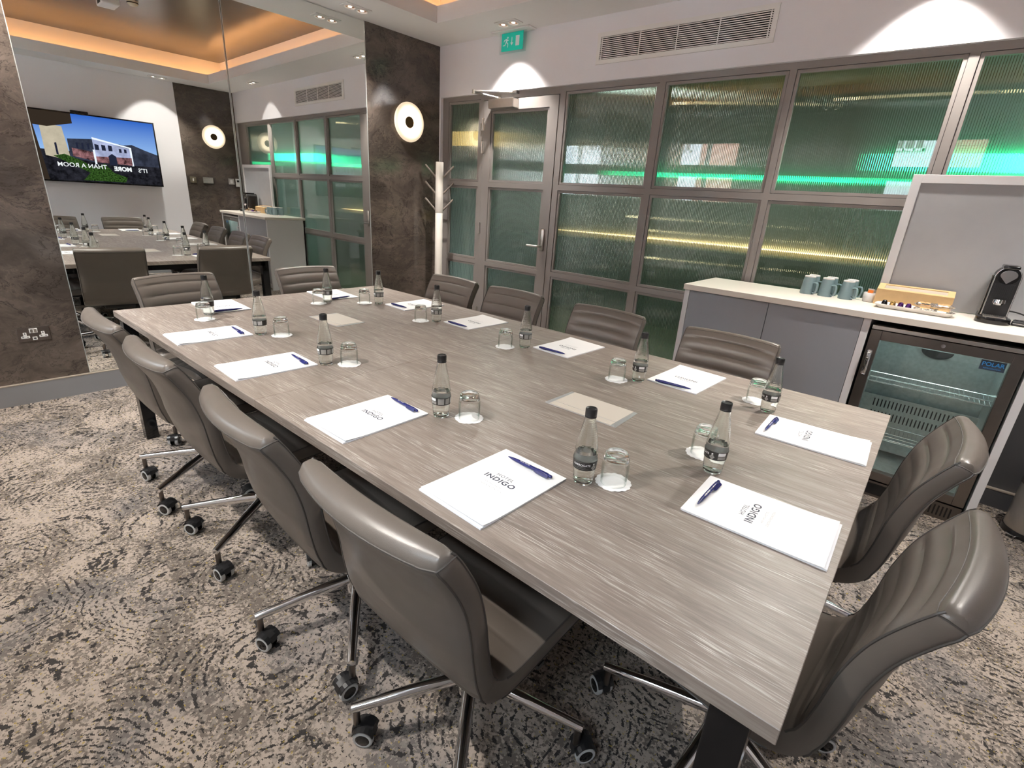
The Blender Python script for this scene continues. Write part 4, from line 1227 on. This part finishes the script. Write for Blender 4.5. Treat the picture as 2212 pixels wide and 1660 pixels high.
for q in ((fx0, fx0 + dw, dz0, dz1), (fx1 - dw, fx1, dz0, dz1), (fx0 + dw, fx1 - dw, dz0, dz0 + dw), (fx0 + dw, fx1 - dw, dz1 - dw, dz1)): box(bm, q[0], q[1], fyf, fyf + .045, q[2], q[3], bev=.002)
dr = obj('door', bm, MAT['darksteel'], t)
bm = BM(); box(bm, fx0 + dw - .006, fx1 - dw + .006, fyf + .012, fyf + .017, dz0 + dw - .006, dz1 - dw + .006); obj('door_glass', bm, MAT['clear'], dr)
bm = BM(); hx = fx0 + .022
box(bm, hx - .011, hx + .011, fyf - .005, fyf + .0, .655, .785, bev=.0045, seg=3); box(bm, hx - .008, hx + .008, fyf - .022, fyf - .004, .67, .69, bev=.004); box(bm, hx - .008, hx + .008, fyf - .022, fyf - .004, .755, .775, bev=.004); box(bm, hx - .009, hx + .009, fyf - .026, fyf - .018, .668, .777, bev=.003)
obj('door_handle', bm, MAT['chrome'], dr, 40)
bm = BM(); cyl(bm, ((fx0 + fx1) / 2, fyf - .004, dz1 - .022), ((fx0 + fx1) / 2, fyf + .002, dz1 - .022), .009, n=20); obj('lock', bm, MAT['chrome'], dr, 40)
bm = BM(); box(bm, 4.348, 4.435, fyf + .0100, fyf + .0118, .792, .838); st = tag(obj('maker_sticker', bm, plain('dark_blue_sticker', (.035, .05, .075), .4), dr), 'dark blue maker sticker')
bm = BM(); RF = Matrix(((1, 0, 0, 0), (0, 0, -1, 0), (0, 1, 0, 0), (0, 0, 0, 1)))
add_mesh(bm, text_mesh('POLAR', .026, offset=.0006, sx=.98), Matrix.Translation((4.392, fyf + .0096, .82)) @ RF)
add_mesh(bm, text_mesh('REFRIGERATION', .0075, sx=1.1), Matrix.Translation((4.392, fyf + .0096, .801)) @ RF)
obj('sticker_lettering', bm, plain('sticker_blue', (.05, .32, .75), .5), st)
bm = BM(); box(bm, fx0, fx1, fyf + .012, fyf + .04, .0, .088); gr = obj('plinth_grille', bm, MAT['darksteel'], t)
bm = BM()
for k in range(6):
    for xx in (fx0 + .03 + k * .016, fx1 - .12 + k * .016): box(bm, xx, xx + .0065, fyf + .0105, fyf + .0122, .018, .072)
box(bm, fx0 + .16, fx1 - .17, fyf + .0105, fyf + .0122, .014, .076); obj('grille_slot', bm, MAT['black'], gr)
bm = BM(); add_mesh(bm, text_mesh('3', .03), Matrix.Translation((fx0 + .33, fyf + .0101, .046)) @ RF); obj('red_display', bm, glow('red_led', (1, .04, .03), 3), gr)
# daylight tube that lights the inside of the fridge
bm = BM(); cyl(bm, (a + .03, y0 + .03, z1 - .016), (b - .03, y0 + .03, z1 - .016), .007, n=10); obj('lamp_tube', bm, glow('fridge_tube', (.82, 1, .96), 16), t)

# grey notice board standing on the worktop
t = thing('notice_board', 'grey felt board in a white frame standing on the cream worktop', 'board', (0, 0, 0))
nx0, nx1, nz0, nz1, ny = 3.846, 4.86, WT + .0004, 1.655, -.034
bm = BM(); box(bm, nx0 + .03, nx1 - .03, ny - .004, ny + .012, nz0 + .002, nz1 - .03); obj('felt_panel', bm, MAT['felt'], t)
bm = BM()
for q in ((nx0, nx0 + .042, nz0, nz1), (nx1 - .042, nx1, nz0, nz1), (nx0 + .042, nx1 - .042, nz1 - .042, nz1)): box(bm, q[0], q[1], ny - .012, ny + .014, q[2], q[3], bev=.0015)
obj('board_frame', bm, MAT['cabwhite'], t)
# upturned mugs
def make_mug():
    t = thing('mug', 'mug', 'mug')
    o_ = [(.0365, 0), (.038, .0012), (.0374, .02), (.0345, .06), (.031, .092), (.0298, .098)]
    i_ = [(.0272, .0945), (.0315, .06), (.0345, .02), (.0352, .001)]
    bm = BM(); lathe(bm, o_ + [(.026, .0985)] + [(.0, .0985)] , 36, cap=False); lathe(bm, [(0, .0945)] + i_ + [(.0365, 0)], 36, cap=False)
    bmesh.ops.remove_doubles(bm, verts=bm.verts[:], dist=1e-5)
    obj('body', bm, MAT['mug'], t, 50)
    bm = BM(); lathe(bm, [(.0, .1035), (.024, .1035), (.026, .103), (.029, .1055), (.0298, .103), (.0299, .098), (.0, .098)], 36, cap=False); tag(obj('foot', bm, MAT['ceramic'], t, 50), 'white unglazed foot, uppermost')
    bm = BM(); P = crom([(.0335, 0, .066), (.046, 0, .069), (.058, 0, .066), (.0625, 0, .05), (.0615, 0, .03), (.056, 0, .016), (.046, 0, .0125), (.036, 0, .016)], 5)
    tube(bm, P, .0052, 10); bm.transform(Matrix.Diagonal((1, 1.35, 1, 1))); obj('handle', bm, MAT['mug'], t, 60)
    return t
mug = make_mug()
ML = []
for j, y in enumerate((-.168, -.078)):
    for i, x in enumerate((3.512, 3.608, 3.712)):
        ML.append((x + .006 * j, y, -32 if j == 0 else -20, '%s blue grey upturned mug in the %s row on the worktop' % (('leftmost', 'middle', 'rightmost')[i], ('front', 'back')[j])))
for i, (x, y, a, lab) in enumerate(ML):
    if i == 0: mug.location = (x, y, WT); mug.rotation_euler = (0, 0, R(a)); tag(mug, lab, 'mug', 'upturned mugs on the worktop')
    else: dup(mug, (x, y, WT), R(a), lab)

# pot of sachets
t = thing('sachet_pot', 'small white pot between the mugs and the wooden tea box', 'pot', (3.824, -.137, WT))
bm = BM(); lathe(bm, [(0, .0), (.026, 0), (.031, .004), (.0325, .02), (.0325, .05), (.031, .052), (.0295, .05), (.0295, .008), (0, .006)], 32, cap=False); obj('pot_body', bm, MAT['ceramic'], t, 50)
def sachet(lab, x, y, z, ang, tilt, m):
    bm = BM(); nx, nz = 4, 6
    g = [[None] * (nz + 1) for _ in range(nx + 1)]
    for s in (-1, 1):
        vs = [[bm.verts.new((-.016 + .032 * i / nx, s * (.0004 + .003 * math.sin(PI * i / nx) * math.sin(PI * j / nz)), .055 * j / nz)) for j in range(nz + 1)] for i in range(nx + 1)]
        for i in range(nx):
            for j in range(nz): bm.faces.new((vs[i][j], vs[i + 1][j], vs[i + 1][j + 1], vs[i][j + 1]))
    bm.transform(Matrix.Rotation(R(ang), 4, 'Z') @ Matrix.Rotation(R(tilt), 4, 'X'))
    o = obj('sugar_sachet', bm, m, None, 60); o.location = (x, y, z); return tag(o, lab, 'sachet', 'sachets in the white pot')
ORG = plain('orange_sachet', (.85, .22, .03), .5)
sachet('orange sachet at the front of the white pot', 3.820, -.150, WT + .012, -32, -6, ORG)
sachet('white sachet at the back of the white pot', 3.824, -.132, WT + .018, -20, 4, MAT['paper'])
sachet('white sachet leaning to the right in the white pot', 3.834, -.124, WT + .016, 10, 10, MAT['paper'])

# wooden tea box with a glazed lid
t = thing('tea_box', 'pale wooden tea box with a glazed lid at the foot of the grey board', 'box', (0, 0, 0))
bx0, bx1, byf, byb, bzt = 3.850, 4.186, -.178, -.062, WT + .098
MB_ = lambda z: byf + (z - WT) * .12
bm = BM()
prof = [(byf, WT), (byf + .004, WT + .076), (byb, WT + .098), (byb, WT)]
lo = [bm.verts.new((bx0, y, z)) for y, z in prof]; hi = [bm.verts.new((bx1, y, z)) for y, z in prof]
bm.faces.new(lo); bm.faces.new(hi[::-1])
for i in range(4): bm.faces.new((lo[i], hi[i], hi[(i + 1) % 4], lo[(i + 1) % 4]))
obj('box_body', bm, MAT['bamboo'], t)
def lidz(y): return WT + .076 + (y - byf - .004) / (byb - byf - .004) * .022
bm = BM()
def lidbar(x0, x1, y0, y1):
    vs = [(x, y, lidz(y) + h_) for h_ in (.0004, .008) for y in (y0, y1) for x in (x0, x1)]
    V = [bm.verts.new(v) for v in vs]
    for q in ((0, 2, 3, 1), (4, 5, 7, 6), (0, 1, 5, 4), (2, 6, 7, 3), (0, 4, 6, 2), (1, 3, 7, 5)): bm.faces.new([V[i] for i in q])
lidbar(bx0, bx1, byf + .002, byf + .03); lidbar(bx0, bx1, byb - .02, byb); lidbar(bx0, bx0 + .03, byf + .03, byb - .02); lidbar(bx1 - .03, bx1, byf + .03, byb - .02)
lid = obj('lid', bm, MAT['bamboo'], t)
bm = BM(); quad(bm, [(bx0 + .03, byf + .03, lidz(byf + .03) + .004), (bx1 - .03, byf + .03, lidz(byf + .03) + .004), (bx1 - .03, byb - .02, lidz(byb - .02) + .004), (bx0 + .03, byb - .02, lidz(byb - .02) + .004)])
obj('lid_pane', bm, plain('frosted_lid_pane', (.5, .43, .36), .2), lid)

# long white plate with pods and wrapped biscuits
t = thing('serving_plate', 'long white serving plate in front of the wooden tea box', 'plate', (4.036, -.285, WT), R(-3.5))
bm = BM(); W_, D_ = .168, .062
def rr_ring(w_, d_, z, rad, n=6):
    out = []
    for cx, cy, a0 in ((w_ - rad, d_ - rad, 0), (-w_ + rad, d_ - rad, 90), (-w_ + rad, -d_ + rad, 180), (w_ - rad, -d_ + rad, 270)):
        for k in range(n + 1): a = R(a0 + 90 * k / n); out.append(bm.verts.new((cx + rad * math.cos(a), cy + rad * math.sin(a), z)))
    return out
rg = [rr_ring(W_ - .02, D_ - .02, 0, .02), rr_ring(W_ - .012, D_ - .012, .004, .025), rr_ring(W_, D_, .022, .03), rr_ring(W_ - .003, D_ - .003, .0225, .028), rr_ring(W_ - .016, D_ - .016, .009, .022)]
bm.faces.new(rg[0][::-1]); bm.faces.new(rg[-1])
for p, q in zip(rg, rg[1:]):
    for k in range(len(p)): bm.faces.new((p[k], p[(k + 1) % len(p)], q[(k + 1) % len(p)], q[k]))
obj('plate_body', bm, MAT['ceramic'], t, 50)
PODC = dict(black=plain('black_pod_foil', (.02, .02, .022), .25, .8), gold=plain('gold_pod_foil', (.6, .4, .14), .25, .9), purple=plain('purple_pod_foil', (.09, .03, .16), .25, .8))
for x, y, c, lab in ((3.908, -.272, 'black', 'black coffee pod at the left end of the white plate'), (3.945, -.278, 'gold', 'gold coffee pod, second on the white plate'), (3.980, -.284, 'purple', 'left one of the two purple coffee pods on the white plate'), (4.014, -.290, 'purple', 'right one of the two purple coffee pods on the white plate')):
    bm = BM(); lathe(bm, [(0, .0), (.0165, .0), (.0185, .001), (.0185, .003), (.0148, .0035), (.0128, .017), (.011, .0235), (.0085, .0275), (.004, .029), (0, .0292)], 26, cap=False)
    o = obj('coffee_pod', bm, PODC[c], None, 50); o.location = (x, y, WT + .0092); tag(o, lab, 'coffee pod', 'coffee pods on the white plate')
for x, y, z, a, lab in ((4.082, -.296, .0092, 6, 'foil wrapped biscuit lowest in the heap on the white plate'), (4.158, -.302, .0092, -12, 'foil wrapped biscuit at the right end of the white plate'),
                        (4.080, -.270, .033, -6, 'foil wrapped biscuit lying on top of the heap, left'), (4.150, -.276, .035, 14, 'foil wrapped biscuit lying on top of the heap, right')):
    rn = random.Random(int(x * 1000)); bm = BM(); nx = 14
    vs = []
    for i in range(nx + 1):
        f = i / nx; u_ = abs(2 * f - 1)
        th = .008 * (1 - max(0, (u_ - .72) / .28) ** 1.2 * .85); wd = .017 * (1 + .1 * max(0, (u_ - .75)))
        vs.append([bm.verts.new((-.036 + .072 * f + rn.uniform(-.001, .001), wd * math.cos(2 * PI * k / 10) + rn.uniform(-.0015, .0015), .008 + th * math.sin(2 * PI * k / 10) + rn.uniform(-.0012, .0012))) for k in range(10)])
    for p, q in zip(vs, vs[1:]):
        for k in range(10):
            fc = bm.faces.new((p[k], p[(k + 1) % 10], q[(k + 1) % 10], q[k]))
    bm.faces.new(vs[0]); bm.faces.new(vs[-1])
    for fc in bm.faces:
        cx = fc.calc_center_median(); fc.material_index = 1 if abs(cx.x) < .018 and cx.z > .011 else 0
    for v in bm.verts: v.co *= 1.28
    mn = min(v.co.z for v in bm.verts)
    for v in bm.verts: v.co.z -= mn
    o = obj('wrapped_biscuit', bm, [MAT['foil'], MAT['biscuit']], None, 30); o.location = (x, y, WT + z); o.rotation_euler = (0, 0, R(a)); tag(o, lab, 'biscuit', 'wrapped biscuits on the white plate')

# coffee machine
t = thing('coffee_machine', 'slim black and chrome coffee pod machine before the grey board', 'coffee machine', (4.349, -.235, WT), 0)
bm = BM(); lathe(bm, [(0, 0), (.066, 0), (.067, .004), (.065, .026), (.060, .03), (0, .03)], 40, cap=False, cy=-.035); box(bm, -.058, .058, -.03, .15, 0, .03, bev=.006); obj('base', bm, MAT['gloss_black'], t, 40)
def arch(w_, h0, h1, n=18):
    P = [(-w_, h0), (w_, h0)]
    for k in range(n + 1):
        a = PI * k / n; P.append((w_ * math.cos(a), h1 - w_ + w_ * math.sin(a)))
    return P
RXZ = Matrix(((1, 0, 0, 0), (0, 0, -1, 0), (0, 1, 0, 0), (0, 0, 0, 1)))
bm = BM(); prism(bm, arch(.046, .028, .262), -.15, .0, M=Matrix.Identity(4)); bm.transform(RXZ); obj('body', bm, MAT['black'], t, 40)
# chrome rim that follows the front outline
P = arch(.0465, .03, .2625); P = P[1:] + [P[0]]
bm = BM(); tube(bm, [(x, -.002, z) for x, z in P], .0032, 8); obj('chrome_rim', bm, MAT['chrome'], t, 60)
bm = BM(); box(bm, -.036, .036, -.006, .0, .118, .185)
for k in range(11): box(bm, -.036 + k * .0068, -.0335 + k * .0068, -.010, -.005, .12, .182)
obj('ribbed_front', bm, MAT['black'], t)
bm = BM()
tear = [(.031 * math.cos(R(a)), .226 + .024 * math.sin(R(a))) for a in range(-20, 201, 12)] + [(0, .186)]
prism(bm, tear, 0, .012); bm.transform(RXZ); bmesh.ops.bevel(bm, geom=[e for e in bm.edges], offset=.002, segments=2, affect='EDGES'); obj('teardrop_plate', bm, MAT['chrome'], t, 40)
bm = BM(); lathe(bm, [(0, -.0), (.040, 0), (.040, .006), (0, .006)], 30, cap=False); bm.transform(Matrix.Translation((0, 0, .224)) @ Matrix.Rotation(PI / 2, 4, 'X')); obj('head_ring', bm, MAT['gloss_black'], t, 40)
bm = BM(); box(bm, -.03, .03, -.02, .12, .255, .272, bev=.006, seg=3); obj('lever', bm, MAT['gloss_black'], t, 40)
bm = BM(); lathe(bm, [(0, .085), (.02, .086), (.026, .095), (.024, .112), (0, .116)], 24, cap=False, cy=-.012); obj('coffee_outlet', bm, MAT['chrome'], t, 40)
bm = BM(); box(bm, -.042, .042, -.082, -.002, .0295, .0335)
for k in range(12): box(bm, -.04 + k * .007, -.037 + k * .007, -.08, -.005, .0335, .0355)
obj('drip_grid', bm, MAT['steel'], t)
bm = BM(); box(bm, -.062, -.046, .05, .15, .028, .225, bev=.004); obj('water_tank', bm, MAT['acrylic'], t)
bm = BM(); cyl(bm, (-.0545, .02, .03), (-.0545, .02, .215), .002, n=8); bmesh.ops.create_uvsphere(bm, u_segments=8, v_segments=6, radius=.0045, matrix=Matrix.Translation((-.0545, .02, .217))); obj('side_rod', bm, MAT['darksteel'], t, 50)
bm = BM(); tube(bm, crom([(.04, .13, .05), (.09, .14, .045), (.15, .15, .03), (.24, .155, .02), (.34, .15, .02)], 6), .0035, 8); tag(obj('power_cable', bm, MAT['black'], t, 60), 'black power cable')

t = thing('power_adapter', 'small black adapter block lying beside the coffee machine', 'adapter', (4.455, -.235, WT), R(-8))
bm = BM(); box(bm, -.032, .032, -.04, .04, 0, .024, bev=.007, seg=3); obj('casing', bm, MAT['black'], t, 40)
bm = BM()
for k in range(3): box(bm, -.022 + k * .017, -.012 + k * .017, -.012, .012, .0238, .0252)
obj('socket_opening', bm, MAT['gloss_black'], t)
bm = BM(); box(bm, -.026, .026, -.0408, -.0396, .010, .0125); obj('trim_line', bm, MAT['steel'], t)

# pedal bin
t = thing('pedal_bin', 'round brushed steel pedal bin to the right of the glass fridge', 'bin', (4.775, -.36, 0))
bm = BM(); lathe(bm, [(.105, .03), (.105, .262)], 44, cap=False); lathe(bm, [(0, .031), (.104, .031)], 44, cap=False); obj('drum', bm, MAT['steel'], t, 50)
bm = BM(); lathe(bm, [(0, 0), (.108, 0), (.109, .004), (.109, .03), (.0, .03)], 44, cap=False); obj('foot_ring', bm, MAT['black'], t, 40)
bm = BM(); lathe(bm, [(0, .298), (.05, .2965), (.09, .289), (.106, .277), (.108, .262), (0, .262)], 44, cap=False); obj('lid', bm, MAT['darksteel'], t, 40)
bm = BM(); box(bm, -.022, .022, -.135, -.1, .012, .018, bev=.003); bm.transform(Matrix.Rotation(R(-38), 4, 'Z')); obj('pedal', bm, MAT['chrome'], t)

# coat stand
t = thing('coat_stand', 'white coat stand with six wooden pegs in the corner by the glazing', 'coat stand', (.176, -.135, 0))
bm = BM(); lathe(bm, [(0, 0), (.15, 0), (.15, .012), (.14, .018), (0, .018)], 40, cap=False); obj('base_plate', bm, MAT['ceramic'], t, 40)
POLEW = plain('cream_lacquer', (.74, .7, .64), .35)
for z0, z1 in ((.017, 1.228), (1.230, 1.690)):
    bm = BM(); lathe(bm, [(0, z0), (.036, z0), (.037, z0 + .002), (.037, z1 - .003), (.035, z1), (0, z1)], 32, cap=False); obj('pole', bm, POLEW, t, 40)
for k, z in enumerate((1.535, 1.385, 1.235)):
    for s in (1, -1):
        a = R(48 if s > 0 else 228)
        d = Vector((math.cos(a), math.sin(a), 0))
        p0 = d * .030 + Vector((0, 0, z + .015)); p1 = d * .135 + Vector((0, 0, z + .125))
        bm = BM(); cyl(bm, p0, p1, .0085, .0095, n=12); obj('peg', bm, plain('grey_brown_peg', (.2, .165, .14), .5) if 'pegmat' not in MAT else MAT['pegmat'], t, 40)
        MAT['pegmat'] = bpy.data.materials['grey_brown_peg']

# ---------------------------------------------------------------- daylight, corridor fill, camera
w = bpy.data.worlds.new('sky'); S.world = w; w.use_nodes = True
wt = w.node_tree; wt.nodes.clear()
bg = wt.nodes.new('ShaderNodeBackground'); bg.inputs[0].default_value = (.80, .90, 1, 1); bg.inputs[1].default_value = SKY
wo = wt.nodes.new('ShaderNodeOutputWorld'); wt.links.new(bg.outputs[0], wo.inputs[0])
for a, b in WIN:
    l = bpy.data.lights.new('daylight_portal', 'AREA'); l.shape = 'RECTANGLE'; l.size = b - a; l.size_y = ZT - ZS; l.cycles.is_portal = True
    o = link(bpy.data.objects.new('daylight_portal', l)); o.location = ((a + b) / 2, YW - .14, (ZS + ZT) / 2); o.rotation_euler = (R(90), 0, 0)
for xx in (0, 2.6, 5.4):  # unseen area fill added to set the brightness behind the panes
    l = bpy.data.lights.new('corridor_fill', 'AREA'); l.size = .5; l.energy = E_COR; l.color = (.85, 1, .9)
    o = link(bpy.data.objects.new('corridor_fill', l)); o.location = (xx, 1.7, 2.7)

cam = bpy.data.cameras.new('camera'); cam.sensor_fit = 'HORIZONTAL'; cam.sensor_width = 36
cam.lens = 1080.093 / 2212 * 36; cam.clip_start = .02
co = link(bpy.data.objects.new('camera', cam))
co.matrix_world = CAMM
S.camera = co
S.view_settings.view_transform = 'Standard'; S.view_settings.look = 'None'; S.view_settings.gamma = 1; S.view_settings.use_curve_mapping = False
S.view_settings.exposure = EXPO
cy = S.cycles
cy.use_denoising = True; cy.max_bounces = 16; cy.diffuse_bounces = 4; cy.glossy_bounces = 5; cy.transmission_bounces = 14; cy.transparent_max_bounces = 24
cy.sample_clamp_indirect = 6; cy.sample_clamp_direct = 0; cy.blur_glossy = .5; cy.use_light_tree = True
cy.caustics_refractive = True; cy.caustics_reflective = True
